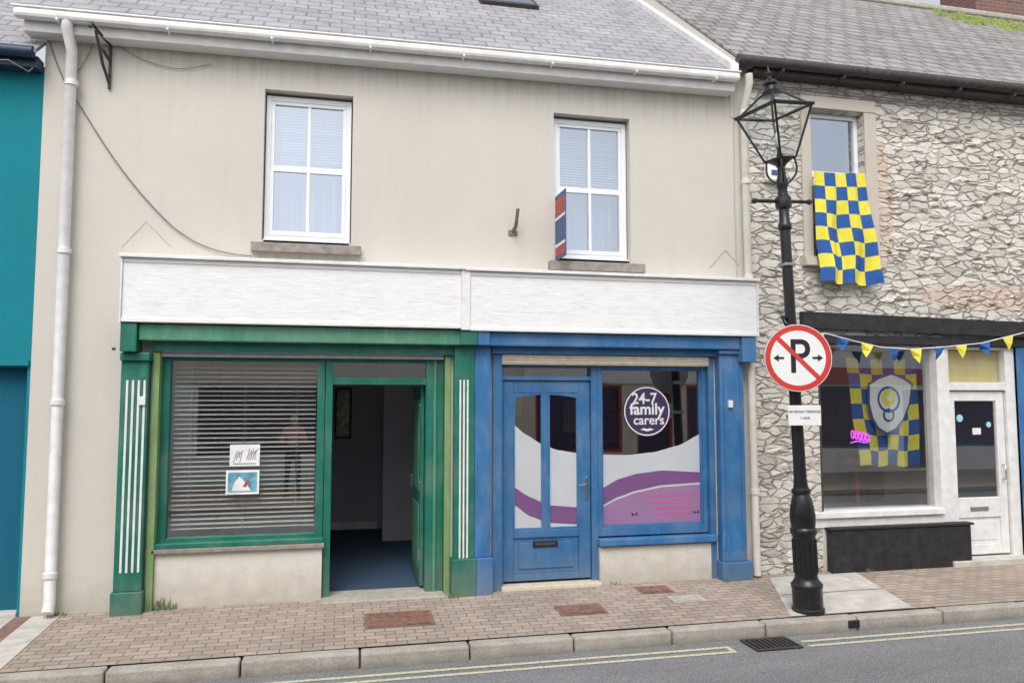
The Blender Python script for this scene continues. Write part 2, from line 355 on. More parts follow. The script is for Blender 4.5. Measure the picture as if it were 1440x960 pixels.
# ------------------------------------------------------------------ ground
def pz(y):return -.04*max(0,min(1.49,-y))
mesh('road',[(-200,-200,-.18),(200,-200,-.18),(200,200,-.18),(-200,200,-.18)],[(0,1,2,3)],ASPH)
def strip(name,x0,x1,mat,dz,ya=.6,yb=-1.36):
    pts=[ya,0,yb] if ya>0 else [ya,yb]
    V=[];F=[]
    for y in pts:V+=[(x0,y,pz(y)+dz),(x1,y,pz(y)+dz)]
    for i in range(len(pts)-1):F.append((2*i+2,2*i+3,2*i+1,2*i))
    return mesh(name,V,F,mat)
strip('footpath',-30,40,PAV,0)
lst=[];x=-30
while x<40:
    L=.92+random.uniform(-.05,.05);d=random.uniform(-.004,.004);e=random.uniform(-.006,.006)
    lst.append((x+.006,x+L-.006,-1.50+e,-1.361,-.3,-.057+d));x+=L
boxes('kerb',lst,KERB,None,.018)
ch=empty('drainage_channel',(-2.65,-.7,0))
for nm,a,b,mt in (('concrete_band_a',-3.02,-2.80,BRICKC),('terracotta_band',-2.80,-2.66,DRAINBR),('concrete_band_b',-2.66,-2.42,BRICKC)):
    o=strip(nm,a,b,mt,.005,-.02,-1.34);o.parent=ch;o.matrix_parent_inverse=Matrix.Translation(-Vector(ch.location))
V=[(4.66,-.12,pz(-.12)+.005),(5.75,-.12,pz(-.12)+.005),(5.45,-1.355,pz(-1.355)+.005),(4.12,-1.355,pz(-1.355)+.005)]
mesh('concrete_pad',V,[(3,2,1,0)],BRICKC)
mesh('concrete_pad_joint',[(4.42,-.74,pz(-.74)+.009),(5.60,-.74,pz(-.74)+.009),(5.595,-.75,pz(-.75)+.009),(4.415,-.75,pz(-.75)+.009)],[(3,2,1,0)],IRON)
def cover(name,cx,cy,w,d,mat,rim,grid=True):
    e=empty(name,(cx,cy,pz(cy)))
    def slab(nm,x0,x1,y0,y1,h,m):
        return mesh(nm,[(x0,y0,pz(y0)+h),(x1,y0,pz(y0)+h),(x1,y1,pz(y1)+h),(x0,y1,pz(y1)+h)],[(0,1,2,3)],m,e)
    slab('rim',cx-w/2,cx+w/2,cy-d/2,cy+d/2,.004,rim)
    slab('lid',cx-w/2+.03,cx+w/2-.03,cy-d/2+.03,cy+d/2-.03,.008,mat)
    if grid:
        V=[];F=[]
        n=int((w-.08)/.07);k=int((d-.08)/.07)
        for i in range(n):
            for j in range(k):
                x=cx-w/2+.055+i*(w-.11)/max(1,n-1)-.018;y=cy-d/2+.055+j*(d-.11)/max(1,k-1)-.018
                b=len(V);V+=bv(x,x+.036,y,y+.036,pz(y)+.006,pz(y)+.012);F+=[tuple(q+b for q in f) for f in BF]
        mesh('tread_pattern',V,F,mat,e)
cover('manhole_cover',.57,-.72,.62,.42,MANH,DRAINBR)
cover('manhole_cover',2.27,-.78,.46,.30,MANH,DRAINBR)
cover('manhole_cover',3.22,-.30,.36,.26,MANH,DRAINBR)
cover('manhole_cover',3.42,-.66,.34,.22,CONCM,BRICKC,False)
cover('manhole_cover',5.0,-.42,.20,.14,IRON,CONCM,False)
def rect(nm,x0,x1,y0,y1,z,m,p=None):return mesh(nm,[(x0,y0,z),(x1,y0,z),(x1,y1,z),(x0,y1,z)],[(0,1,2,3)],m,p)
yl=empty('double_yellow_lines',(0,-1.7,-.18))
for i,(a,b) in enumerate(((-30,3.33),(4.02,40))):
    rect('line_%d'%(2*i),a,b,-1.69,-1.645,-.176,YLINE,yl);rect('line_%d'%(2*i+1),a,b,-1.81,-1.765,-.176,YLINE,yl)
rect('line_end',3.285,3.33,-1.765,-1.69,-.1755,YLINE,yl)
gr=empty('drain_grate',(3.72,-1.68,-.18))
rect('pit',3.50,3.94,-1.83,-1.53,-.175,SBLACK,gr)
boxes('bars',[(3.50,3.94,-1.83,-1.805,-.174,-.162),(3.50,3.94,-1.555,-1.53,-.174,-.162),(3.50,3.525,-1.80,-1.56,-.174,-.162),(3.915,3.94,-1.80,-1.56,-.174,-.162)]+[(3.555+i*.045,3.575+i*.045,-1.80,-1.56,-.174,-.163) for i in range(8)],IRON,gr,.002)
box('kerb_drain_outlet',4.62,4.74,-1.512,-1.49,-.15,-.08,SBLACK,gr,.01)
box('opposite_kerb',-30,40,-7.15,-7.0,-.3,-.055,KERB,None,.012)
rect('opposite_footpath',-30,40,-10.5,-7.15,-.057,PAV)
V=[];F=[]
for cx,cy,n,h in ((-1.60,-.03,34,.12),(-1.5,-.02,16,.06),(1.14,-.18,14,.06),(4.52,-.06,16,.07),(-2.45,-.03,14,.05),(2.9,-.02,10,.04),(4.1,-.18,8,.04),(5.9,-.12,10,.05)):
    for _ in range(n):
        x=cx+random.gauss(0,.04);y=cy-abs(random.gauss(0,.02));a=random.uniform(0,6.28);l=h*random.uniform(.5,1.1);t=random.uniform(.1,.6)*l
        dx,dy=math.cos(a),math.sin(a);n0=len(V);w=.005
        V+=[(x-dy*w,y+dx*w,pz(y)),(x+dy*w,y-dx*w,pz(y)),(x+dx*t*.5+dy*w,y+dy*t*.5-dx*w,pz(y)+l*.6),(x+dx*t*.5-dy*w,y+dy*t*.5+dx*w,pz(y)+l*.6),(x+dx*t,y+dy*t,pz(y)+l)]
        F+=[(n0,n0+1,n0+2,n0+3),(n0+3,n0+2,n0+4)]
mesh('weeds',V,F,LEAF)
V=[];F=[]
for _ in range(260):
    if random.random()<.5:x=random.uniform(-2.7,9);y=-1.52-abs(random.gauss(0,.07));z=-.18
    else:x=random.uniform(-2.7,9);y=-.02-abs(random.gauss(0,.25));y=max(y,-1.3);z=pz(y)
    if -.2<y and (-2<x<1.7 or 4<x<4.5):continue
    s=random.uniform(.004,.013);n=len(V);V+=[(x-s,y-s,z),(x+s,y-s*.6,z),(x+s*.7,y+s,z),(x-s*.8,y+s*.7,z),(x,y,z+s)];F+=[(n,n+1,n+4),(n+1,n+2,n+4),(n+2,n+3,n+4),(n+3,n,n+4)]
mesh('street_grit',V,F,KERB)
# ------------------------------------------------------------------ central building
B=empty('cream_rendered_shop_building',(0.9,0,0))
XL,XR=-2.77,4.60
holes('front_wall',XL,XR,-.1,5.62,0,.28,[(-.77,.10,3.53,5.07),(2.25,3.13,3.47,5.08),(-1.66,1.10,-.1,2.44),(1.66,4.09,-.1,2.44)],WALL,B)
def slant(name,x0,x1,y0,z0,y1,z1,th,mat,parent,tilt=0,xm=0):
    V=[]
    for dz in (0,th):
        V+=[(x0,y0,z0+dz+tilt*(x0-xm)),(x1,y0,z0+dz+tilt*(x1-xm)),(x1,y1,z1+dz+tilt*(x1-xm)),(x0,y1,z1+dz+tilt*(x0-xm))]
    return mesh(name,V,BF,mat,parent)
S1=.796
slant('slate_roof',-2.97,4.26,-.22,5.60,4.2,5.60+S1*4.42,.035,SLATE,B,.011,1)
slant('roof_rear',-2.97,4.26,8.6,5.6,4.21,5.60+S1*4.42,.035,SLATE,B)
slant('verge_board',4.26,4.36,-.24,5.57,4.2,5.57+S1*4.44,.13,WHITEP,B,.011,1)
box('gable_wall_left',XL+.002,XL+.28,.28,8.4,-.1,5.58,WALL,B,0)
mesh('gable_top_left',[(XL+.01,.0,5.6),(XL+.01,8.3,5.6),(XL+.01,4.2,9.05)],[(0,1,2)],WALL,B)
box('rear_wall',XL+.28,XR,8.1,8.4,-.1,5.58,WALL,B,0)
def tbox(name,x0,x1,y0,y1,z0,z1,mat,parent,t=.011,xm=1,bw=.006):
    v=[(a,b,c+t*(a-xm)) for a,b,c in bv(x0,x1,y0,y1,z0,z1)]
    return bevel(mesh(name,v,BF,mat,parent),bw)
tbox('fascia_board',-2.90,4.34,-.18,-.15,5.40,5.57,WHITEP,B)
tbox('soffit',-2.90,4.34,-.15,.0,5.40,5.43,SOFFIT,B)
tbox('gutter_face',-2.96,4.36,-.29,-.185,5.49,5.585,WHITEP,B,bw=.03)
tube('gutter_lip',[(-2.97,-.285,5.585-.0437),(4.36,-.285,5.585+.037)],.012,WHITEP,B)
boxes('gutter_brackets',[(x,x+.02,-.298,-.18,5.475+.011*(x-1),5.495+.011*(x-1)) for x in [-2.6+i*.95 for i in range(8)]],WHITEP,B,.002)
def roofpt(x,y,h=0):return (x,y-h*.62,5.635+S1*(y+.22)+h*.78+.011*(x-1))
for nm,x0,x1,y0,y1,h,mt in (('roof_window_frame',1.72,2.50,1.56,2.55,.05,IRON),('roof_window_glass',1.77,2.45,1.62,2.50,.056,GLASSU)):
    V=[roofpt(x0,y0,0),roofpt(x1,y0,0),roofpt(x1,y1,0),roofpt(x0,y1,0),roofpt(x0,y0,h),roofpt(x1,y0,h),roofpt(x1,y1,h),roofpt(x0,y1,h)]
    mesh(nm,V,BF,mt,B)
def slats(name,x0,x1,z0,z1,y,sp,dep,tilt,mat,parent):
    V=[];F=[];z=z0
    while z<z1:
        j=random.uniform(-.0015,.0015);t=tilt+random.uniform(-.08,.08);dy=dep/2*math.cos(t);dz=dep/2*math.sin(t);n=len(V)
        V+=[(x0,y-dy,z-dz+j),(x1,y-dy,z-dz+random.uniform(-.003,.003)),(x1,y,z+.003),(x0,y,z+.003+j),(x1,y+dy,z+dz),(x0,y+dy,z+dz)]
        F+=[(n,n+1,n+2,n+3),(n+3,n+2,n+4,n+5)];z+=sp
    return mesh(name,V,F,mat,parent)
def sash(pref,x0,x1,z0,z1,zm,low):
    frame(pref+'_outer_frame',x0+.012,x1-.012,z0+.02,z1-.03,.05,.09,.17,WHITE,B)
    a,b=x0+.062,x1-.062;c=(a+b)/2
    zt=z1-.08;zb=z0+.07
    boxes(pref+'_upper_sash',[(a,b,.10,.15,zm-.03,zm+.03),(a,a+.035,.10,.15,zm+.03,zt-.035),(b-.035,b,.10,.15,zm+.03,zt-.035),(a,b,.10,.15,zt-.035,zt),(c-.016,c+.016,.105,.145,zm+.03,zt-.035)],WHITE,B)
    boxes(pref+'_lower_sash',[(a,b,.085,.14,zb,zb+.045),(a,a+.035,.085,.14,zb+.045,zm-.03),(b-.035,b,.085,.14,zb+.045,zm-.03),(c-.016,c+.016,.09,.135,zb+.045,zm-.03)],WHITE,B)
    quad(pref+'_glass_upper',a,b,zm,zt,.125,GLASSU,B);quad(pref+'_glass_lower',a,b,zb,zm-.01,.118,GLASSU,B)
    slats(pref+'_blind',a+.01,b-.01,low,zt+.02,.21,.030,.025,.55,SLATW,B)
    tube(pref+'_blind_cord',[(b-.12,.2,low),(b-.12,.2,low-.5)],.004,SLATW,B)
    V=[];F=[];n=60
    for i in range(n+1):
        xx=x0-.05+(x1-x0+.1)*i/n;yy=.46+.035*math.sin(i*.9)+.02*math.sin(i*.37)
        V+=[(xx,yy,z0-.1),(xx,yy,z1+.05)]
    for i in range(n):F.append((2*i,2*i+2,2*i+3,2*i+1))
    mesh(pref+'_net_curtain',V,F,ROOMU,B,smooth=True)
    boxes(pref+'_room_sides',[(x0-.32,x0-.3,.285,1.33,z0-.2,z1+.2),(x1+.3,x1+.32,.285,1.33,z0-.2,z1+.2),(x0-.3,x1+.3,.285,1.3,z0-.25,z0-.2),(x0-.3,x1+.3,.285,1.3,z1+.2,z1+.25),(x0-.3,x1+.3,1.3,1.33,z0-.2,z1+.2)],ROOM,B,0)
sash('window_a',-.77,.10,3.53,5.07,4.29,4.36)
sash('window_b',2.25,3.13,3.47,5.08,4.26,4.33)
boxes('window_sills',[(-.86,.20,-.10,.088,3.40,3.492),(2.18,3.26,-.10,.083,3.33,3.43)],STONEGREY,B,.008)
boxes('sill_boards',[(-.755,.085,.0,.12,3.494,3.545),(2.265,3.115,.0,.12,3.432,3.485)],WHITE,B,.004)
boxes('sign_fascia_panels',[(-1.96,1.20,-.24,-.003,2.665,3.26),(1.29,4.51,-.24,-.003,2.645,3.25)],SIGNB,B,.006)
box('sign_fascia_divider',1.20,1.29,-.262,-.003,2.65,3.262,WHITEP,B)
boxes('sign_fascia_edges',[(-1.975,-1.96,-.26,-.003,2.655,3.26),(4.51,4.525,-.26,-.003,2.64,3.25)],WHITEP,B)
boxes('sign_fascia_capping',[(-1.99,1.24,-.285,-.003,3.262,3.295),(1.24,4.54,-.285,-.003,3.255,3.288)],WHITEP,B,.005)
boxes('sign_fascia_beads',[(-1.96,1.20,-.255,-.24,2.665,2.70),(1.29,4.51,-.255,-.24,2.645,2.68),(-1.96,1.20,-.25,-.24,3.22,3.26),(1.29,4.51,-.25,-.24,3.21,3.25)],SIGNB,B,.004)
box('green_cornice',-1.82,1.22,-.19,-.003,2.50,2.655,GREENL,B,.012)
box('green_frieze',-1.72,1.16,-.075,-.003,2.405,2.498,GREEN,B)
box('blue_cornice',1.50,4.33,-.19,-.003,2.50,2.64,BLUE,B,.012)
box('blue_frieze',1.55,4.12,-.075,-.003,2.425,2.498,BLUE,B)
boxes('green_pilaster',[(-1.975,-1.735,-.12,-.003,.20,2.31),(-1.99,-1.72,-.15,-.003,-.08,.20)],GREEN,B,.008)
boxes('green_capital',[(-1.965,-1.825,-.235,-.003,2.39,2.655),(-1.98,-1.72,-.16,-.003,2.31,2.388)],GREEN,B,.01)
boxes('green_pilaster_flutes',[(-1.925+i*.05,-1.905+i*.05,-.128,-.12,.37,2.13) for i in range(4)],WHITEP,B,.003)
box('lime_reveal',-1.717,-1.655,-.05,.12,-.08,2.40,LIME,B)
boxes('green_pilaster_middle',[(1.155,1.365,-.12,-.003,.36,2.50),(1.13,1.38,-.16,-.003,-.08,.36)],GREEN,B,.008)
boxes('middle_capital_green',[(1.20,1.375,-.235,-.003,2.50,2.66)],GREEN,B,.01)
boxes('middle_flutes',[(1.205,1.223,-.128,-.12,.36,2.15),(1.243,1.261,-.128,-.12,.36,2.15),(1.281,1.299,-.128,-.12,.36,2.15)],WHITEP,B,.003)
boxes('blue_pilaster_middle',[(1.367,1.53,-.118,-.003,.36,2.50),(1.382,1.55,-.158,-.003,-.08,.36)],BLUE,B,.008)
boxes('middle_capital_blue',[(1.377,1.50,-.233,-.003,2.50,2.65)],BLUED,B,.01)
box('blue_reveal_strip',1.565,1.665,-.045,.12,-.08,2.42,BLUED,B)
box('lime_strip_middle',1.07,1.128,-.03,.12,-.08,2.40,LIME,B)
boxes('blue_pilaster',[(4.11,4.40,-.12,-.003,.19,2.45),(4.085,4.44,-.16,-.003,-.08,.19)],BLUE,B,.008)
boxes('blue_pilaster_panel_bead',[(4.15,4.165,-.13,-.12,.3,2.3),(4.345,4.36,-.13,-.12,.3,2.3)],BLUED,B,.003)
boxes('blue_capital',[(4.33,4.50,-.235,-.003,2.36,2.64),(4.09,4.43,-.16,-.003,2.45,2.498)],BLUE,B,.01)
box('blue_reveal_right',4.02,4.085,-.03,.12,-.08,2.42,BLUED,B)
boxes('small_switch_boxes',[(-1.80,-1.75,-.15,-.12,1.90,1.98),(4.20,4.25,-.15,-.12,1.86,1.94)],WHITEP,B)
box('green_shutter_rail',-1.65,1.06,-.02,.12,2.36,2.40,GREYSH,B)
box('shutter_rail_bead',-1.65,1.06,-.035,-.005,2.402,2.425,WHITEP,B)
frame('green_window_frame',-1.655,-.13,.565,2.355,.075,.06,.16,GREEN,B,wb=.07,wt=.03)
quad('green_window_glass',-1.585,-.2,.63,2.33,.11,GLASS,B)
box('green_window_sill',-1.66,-.12,-.035,.06,.555,.60,GREEN,B,.006)
box('stone_window_sill',-1.68,-.11,-.05,.2,.51,.553,STONEGREY,B,.006)
box('riser_left',-1.655,-.13,-.005,.2,-.1,.508,RISER,B)
slats('venetian_blind',-1.56,-.22,.70,2.30,.19,.046,.040,.36,SLAT,B)
tube('blind_cords',[[(x,.165,.68),(x,.165,2.3)] for x in (-1.4,-.9,-.4)],.0025,SLATW,B)
boxes('green_door_frame',[(-.125,-.055,.05,.17,-.05,2.355),(.885,1.065,.05,.17,-.05,2.355),(-.055,.885,.055,.165,2.10,2.17),(-.055,.885,.055,.165,2.325,2.355)],GREEN,B)
box('door_frame_moulding',.96,.99,.03,.05,-.05,2.355,GREENL,B)
quad('transom_glass',-.055,.885,2.17,2.325,.11,GLASSU,B)
box('open_green_door',.845,.882,.18,1.02,.04,2.09,GREEN,B)
boxes('open_green_door_panels',[(.835,.845,.28,.92,.2,.85),(.835,.845,.28,.92,1.0,1.95)],GREENL,B)
boxes('open_door_hinges',[(.835,.846,.19,.22,z,z+.1) for z in (.3,1.0,1.8)]+[(.82,.835,.94,.97,.95,1.1)],CHROME,B)
box('door_threshold',-.13,1.07,-.16,.28,-.1,.012,CONCM,B,.01)
def room(pref,x0,x1,y0,y1,z0,z1,wm,fm,parent):
    boxes(pref+'_walls',[(x0-.03,x0,y0,y1,z0,z1),(x1,x1+.03,y0,y1,z0,z1),(x0,x1,y1,y1+.03,z0,z1),(x0,x1,y0,y1,z1-.03,z1)],wm,parent,0)
    box(pref+'_floor',x0,x1,y0,y1,z0-.03,z0,fm,parent,0)
room('room_a',-1.68,1.18,.285,4.0,.01,2.62,ROOM,CARPET,B)
box('room_a_partition',.62,1.17,2.9,3.0,.015,2.58,ROOM,B)
frame('wall_picture_frame',-.05,.20,1.36,2.12,.03,3.95,3.985,IRON,B)
quad('wall_picture',-.03,.18,1.38,2.10,3.975,PICG,B)
boxes('room_a_skirting',[(-1.67,.60,3.97,3.995,.012,.12)],WHITEP,B)
boxes('desk',[(-1.2,-.35,1.9,2.5,.70,.73),(-1.18,-1.14,1.92,2.48,.015,.70),(-.41,-.37,1.92,2.48,.015,.70)],SHELF,B)
def poster(nm,cx,cz,w,h):
    e=empty(nm,(cx,.1,cz))
    quad('sheet',cx-w/2,cx+w/2,cz-h/2,cz+h/2,.104,PAPER,e);return e
e=poster('window_notice',-.885,1.405,.28,.21)
tube('drawing_lines',[[(-.99+.02*i+.01*math.sin(i),.1015,1.34+.02*(i%3)),(-.97+.02*i,.1015,1.40+.015*(i%4)),(-.955+.02*i,.1015,1.45-.01*(i%3))] for i in range(4)]+[[(-.87+.02*i,.1015,1.36),(-.85+.015*i,.1015,1.42),(-.84+.02*i,.1015,1.47-.02*(i%2))] for i in range(5)],.0022,IRON,e)
boxes('caption_lines',[(-.99,-.78,.1005,.1025,1.322,1.327)],IRON,e,0)
e=poster('window_notice',-.90,1.145,.31,.235)
quad('picture',-1.035,-.765,1.05,1.24,.1015,TEALPIC,e)
mesh('picture_shape',[(-1.0,.0995,1.06),(-.82,.0995,1.06),(-.86,.0995,1.13),(-.93,.0995,1.20),(-.97,.0995,1.15)],[(0,1,2,3,4)],PAPER,e)
mesh('picture_shape_red',[(-.90,.0985,1.10),(-.86,.0985,1.10),(-.84,.0985,1.16),(-.87,.0985,1.15)],[(0,1,2,3)],DULLRED,e)
box('cream_shutter_box',1.665,4.02,-.05,.12,2.315,2.42,CREAMSH,B,.012)
tube('shutter_slat_lines',[[(1.67,-.053,z),(4.015,-.053,z)] for z in (2.34,2.368,2.396)],.005,CREAMSH,B)
boxes('blue_door_frame',[(1.645,1.695,.03,.16,-.05,2.312),(2.665,2.735,.03,.16,-.05,2.312),(1.695,2.665,.035,.155,2.155,2.195),(1.695,2.665,.035,.155,2.29,2.312)],BLUED,B)
quad('blue_transom_glass',1.695,2.665,2.195,2.29,.10,GLASS,B)
D0,D1=1.70,2.66
boxes('blue_door_leaf',[(D0,D0+.11,.06,.105,.06,2.15),(D1-.13,D1,.06,.105,.06,2.15),(D0+.11,D1-.13,.062,.103,2.02,2.15),(D0+.11,D1-.13,.062,.103,.06,.13),(D0+.11,D1-.13,.062,.103,.50,.585),(2.135,2.195,.063,.102,.585,2.02)],BLUED,B,.006)
box('blue_door_panel',D0+.11,D1-.13,.08,.10,.13,.50,BLUED,B)
box('blue_door_raised_panel',D0+.17,D1-.19,.068,.08,.18,.45,BLUED,B,.01)
frame('blue_door_bead_a',D0+.11,2.135,.585,2.02,.018,.066,.09,BLUE,B,.003)
frame('blue_door_bead_b',2.195,D1-.13,.585,2.02,.018,.066,.09,BLUE,B,.003)
for nm,a,b in (('a',D0+.12,2.13),('b',2.20,D1-.14)):
    n=12;V=[];F=[]
    for i in range(n+1):
        s=i/n;xx=a+(b-a)*s;u=s if nm=='a' else 1-s;zz=2.0-.035*(1-u)**2
        V+=[(xx,.07,zz),(xx,.07,2.03),(xx,.1,zz)]
    for i in range(n):F+=[(3*i,3*i+3,3*i+4,3*i+1),(3*i,3*i+2,3*i+5,3*i+3)]
    mesh('door_light_head_'+nm,V,F,BLUED,B)
quad('blue_door_glass_a',D0+.11,2.135,.585,2.02,.088,GLASS,B)
quad('blue_door_glass_b',2.195,D1-.13,.585,2.02,.088,GLASS,B)
box('letter_plate',2.02,2.29,.052,.064,.405,.465,SBLACK,B,.004)
box('letter_plate_flap',2.045,2.265,.047,.053,.42,.45,IRON,B,.003)
boxes('door_handle_plate',[(2.60,2.632,.05,.06,.88,1.12)],CHROME,B)
tube('door_handle',[(2.616,.05,1.04),(2.616,.015,1.04),(2.52,.01,1.04)],.009,CHROME,B)
box('blue_threshold',1.66,2.73,-.08,.12,-.08,.035,CREAMSH,B,.006)
frame('blue_window_frame',2.737,4.018,.49,2.312,.05,.03,.13,BLUED,B,wb=.09,wt=.03)
frame('blue_window_inner_bead',2.787,3.968,.58,2.282,.016,.05,.10,BLUE,B,.003)
quad('blue_window_glass',2.78,3.975,.57,2.29,.088,GLASS,B)
box('blue_window_sill',2.72,4.075,-.075,.05,.40,.475,BLUE,B,.01)
box('riser_right',2.737,4.083,-.02,.2,-.1,.385,RISER,B)
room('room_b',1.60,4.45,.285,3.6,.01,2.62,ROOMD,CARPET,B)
boxes('room_b_shelves',[(3.4,4.2,3.1,3.5,z,z+.03) for z in (.5,.9,1.3,1.7)]+[(3.36,3.4,3.1,3.5,.02,1.9)],SHELF,B)
boxes('notice_boards_inside',[(1.85,2.1,.9,.92,1.75,2.05),(3.0,3.25,2.2,2.22,1.5,1.95)],PAPER,B)
def interp(tab,x):
    for (a,b),(c,d) in zip(tab,tab[1:]):
        if a<=x<=c:
            t=(x-a)/(c-a);t=t*t*(3-2*t)*.3+t*.7;return b+(d-b)*t
    return tab[-1][1] if x>tab[-1][0] else tab[0][1]
A=[(1.8,1.70),(1.95,1.58),(2.13,1.475),(2.3,1.41),(2.52,1.375),(2.76,1.355),(3.1,1.345),(3.4,1.37),(3.7,1.44),(3.98,1.57)]
Bc=[(1.8,1.04),(2.0,.92),(2.2,.83),(2.52,.80),(2.77,.98),(3.0,1.09),(3.2,1.14),(3.5,1.17),(3.98,1.14)]
Cc=[(1.8,.86),(2.0,.72),(2.2,.645),(2.52,.62),(2.77,.80),(3.0,.90),(3.2,.96),(3.5,1.01),(3.98,1.03)]
def wave(nm,x0,x1,top,bot,y,mat,par):
    V=[];F=[];n=36
    for i in range(n+1):
        x=x0+(x1-x0)*i/n
        t=top(x);b=min(bot(x),t);V+=[(x,y,max(.60,b)),(x,y,max(.60,t))]
    for i in range(n):F.append((2*i,2*i+2,2*i+3,2*i+1))
    return mesh(nm,V,F,mat,par)
G=empty('window_vinyl_graphic',(2.9,.09,1.1))
for k,(x0,x1) in enumerate(((1.828,2.117),(2.213,2.512),(2.803,3.952))):
    wave('white_wave_%d'%k,x0,x1,lambda x:interp(A,x),lambda x:.6,.0855,FROST,G)
    wave('purple_wave_%d'%k,x0,x1,lambda x:interp(Bc,x),lambda x:interp(Cc,x),.0845,PURPLE,G)
    if k==2:wave('mauve_wave_%d'%k,x0,x1,lambda x:interp(Cc,x)-.022,lambda x:.58,.0845,MAUVE,G)
for i,(s,z,sz) in enumerate((('Homecare for families & carers',.90,.05),('Call: 090 000 0000',.83,.058),('info@carers.example',.765,.05),('www.carers.example',.70,.05))):
    text('pink_text_%d'%i,s,3.62,.083,z,sz,PINK,G,off=.001,ext=.0004)
for cx in (3.17,3.90):
    mesh('butterfly',[(cx,.0825,.70),(cx-.035,.0825,.725),(cx-.03,.0825,.685),(cx+.03,.0825,.69),(cx+.035,.0825,.73)],[(0,1,2),(0,3,4)],VNAVY,G)
L=empty('window_logo_sticker',(3.33,.08,1.82))
disc('badge',3.33,.080,1.82,.275,VNAVY,L,.003)
disc('badge_ring',3.33,.079,1.82,.268,VWHITE,L,r2=.255)
text('text_24_7','24-7',3.30,.0785,1.955,.17,VWHITE,L,off=.003,ext=.0004,sx=.95)
text('text_family','family',3.33,.0785,1.84,.175,VWHITE,L,off=.004,ext=.0004)
text('text_carers','carers',3.35,.0785,1.72,.145,VWHITE,L,off=.002,ext=.0004)
mesh('badge_bird',[(3.25,.0785,1.62),(3.33,.0785,1.60),(3.41,.0785,1.62),(3.36,.0785,1.635),(3.33,.0785,1.625),(3.29,.0785,1.637)],[(0,1,4,5),(1,2,3,4)],VWHITE,L)
tube('downpipe_left',[(-2.52,-.23,5.46),(-2.52,-.23,5.40),(-2.515,-.09,5.25),(-2.50,-.09,.12),(-2.50,-.13,.05)],.05,WHITEP,B,res=6)
for z in (.35,1.9,3.3,4.9):
    lathe('pipe_collar',[(.051,0),(.06,.003),(.06,.05),(.051,.053)],WHITEP,B,(-2.505,-.09,z),local=False)
tube('downpipe_right',[(4.47,-.26,5.62),(4.48,-.25,5.52),(4.50,-.08,5.30),(4.535,-.08,.02)],.043,CREAMPIPE,B,res=6)
for z in (.9,2.4,3.3,4.4,5.2):
    lathe('pipe_collar',[(.044,0),(.054,.003),(.054,.06),(.044,.063)],CREAMPIPE,B,(4.502+.0065*(5.3-z),-.08,z),local=False)
tube('wall_cable',[(-2.74,-.01,5.35),(-2.62,-.02,5.0),(-2.48,-.02,4.80),(-2.2,-.02,4.34),(-1.95,-.02,4.0),(-1.7,-.02,3.72),(-1.54,-.02,3.57),(-1.3,-.02,3.43),(-1.0,-.02,3.36),(-.85,-.02,3.36)],.0055,CABLE,B,spline='N')
tube('wall_cable_top',[(-2.22,-.02,5.42),(-2.0,-.02,5.27),(-1.7,-.02,5.19),(-1.5,-.02,5.19),(-1.28,-.02,5.27)],.003,CABLE,B,spline='N')
tube('wall_cable_left',[(-2.35,-.02,5.38),(-2.42,-.02,5.15),(-2.5,-.02,5.05)],.003,CABLE,B,spline='N')
tube('wall_cable_right',[(4.42,-.012,5.4),(4.40,-.012,4.2),(4.41,-.012,3.31)],.005,PIPEWALL,B)
tube('iron_hook_bracket',[[(-2.20,-.02,5.42),(-2.20,-.02,4.93)],[(-2.20,-.02,5.36),(-2.24,-.2,5.38),(-2.28,-.34,5.42),(-2.28,-.38,5.36)],[(-2.20,-.02,4.98),(-2.23,-.14,5.12),(-2.26,-.28,5.38)],[(-2.20,-.02,5.2),(-2.22,-.2,5.24)]],.014,IRON,B)
tube('cut_steel_stub',[(1.79,0,3.74),(1.80,-.10,3.77),(1.81,-.16,3.95)],.019,RUST,B)
box('steel_stub_plate',1.74,1.84,-.012,-.002,3.69,3.75,RUST,B)
tube('gable_scar_left',[(-2.04,.0,3.40),(-1.83,.0,3.66),(-1.60,.0,3.42)],.005,PIPEWALL,B)
tube('gable_scar_right',[(4.08,.0,3.44),(4.27,.0,3.65),(4.44,.0,3.48)],.008,PIPEWALL,B)
boxes('wall_vent_dots',[(-2.09,-2.06,-.006,-.001,2.42,2.44),(-2.02,-1.995,-.006,-.001,2.42,2.44)],IRON,B,0)
PS=empty('projecting_sign',(2.26,-.2,3.8))
box('board',2.255,2.267,-.40,-.02,3.43,4.13,DULLBLUE,PS,.002)
boxes('red_bands',[(2.253,2.2545,-.39,-.03,3.47,3.56),(2.253,2.2545,-.39,-.03,3.90,4.08)],DULLRED,PS,0)
boxes('white_bands',[(2.253,2.2545,-.39,-.03,3.57,3.60),(2.253,2.2545,-.39,-.03,3.86,3.89)],SWHITE,PS,0)
boxes('board_mounts',[(2.268,2.28,-.03,-.002,3.55,3.6),(2.268,2.28,-.03,-.002,3.98,4.03)],GALV,PS)
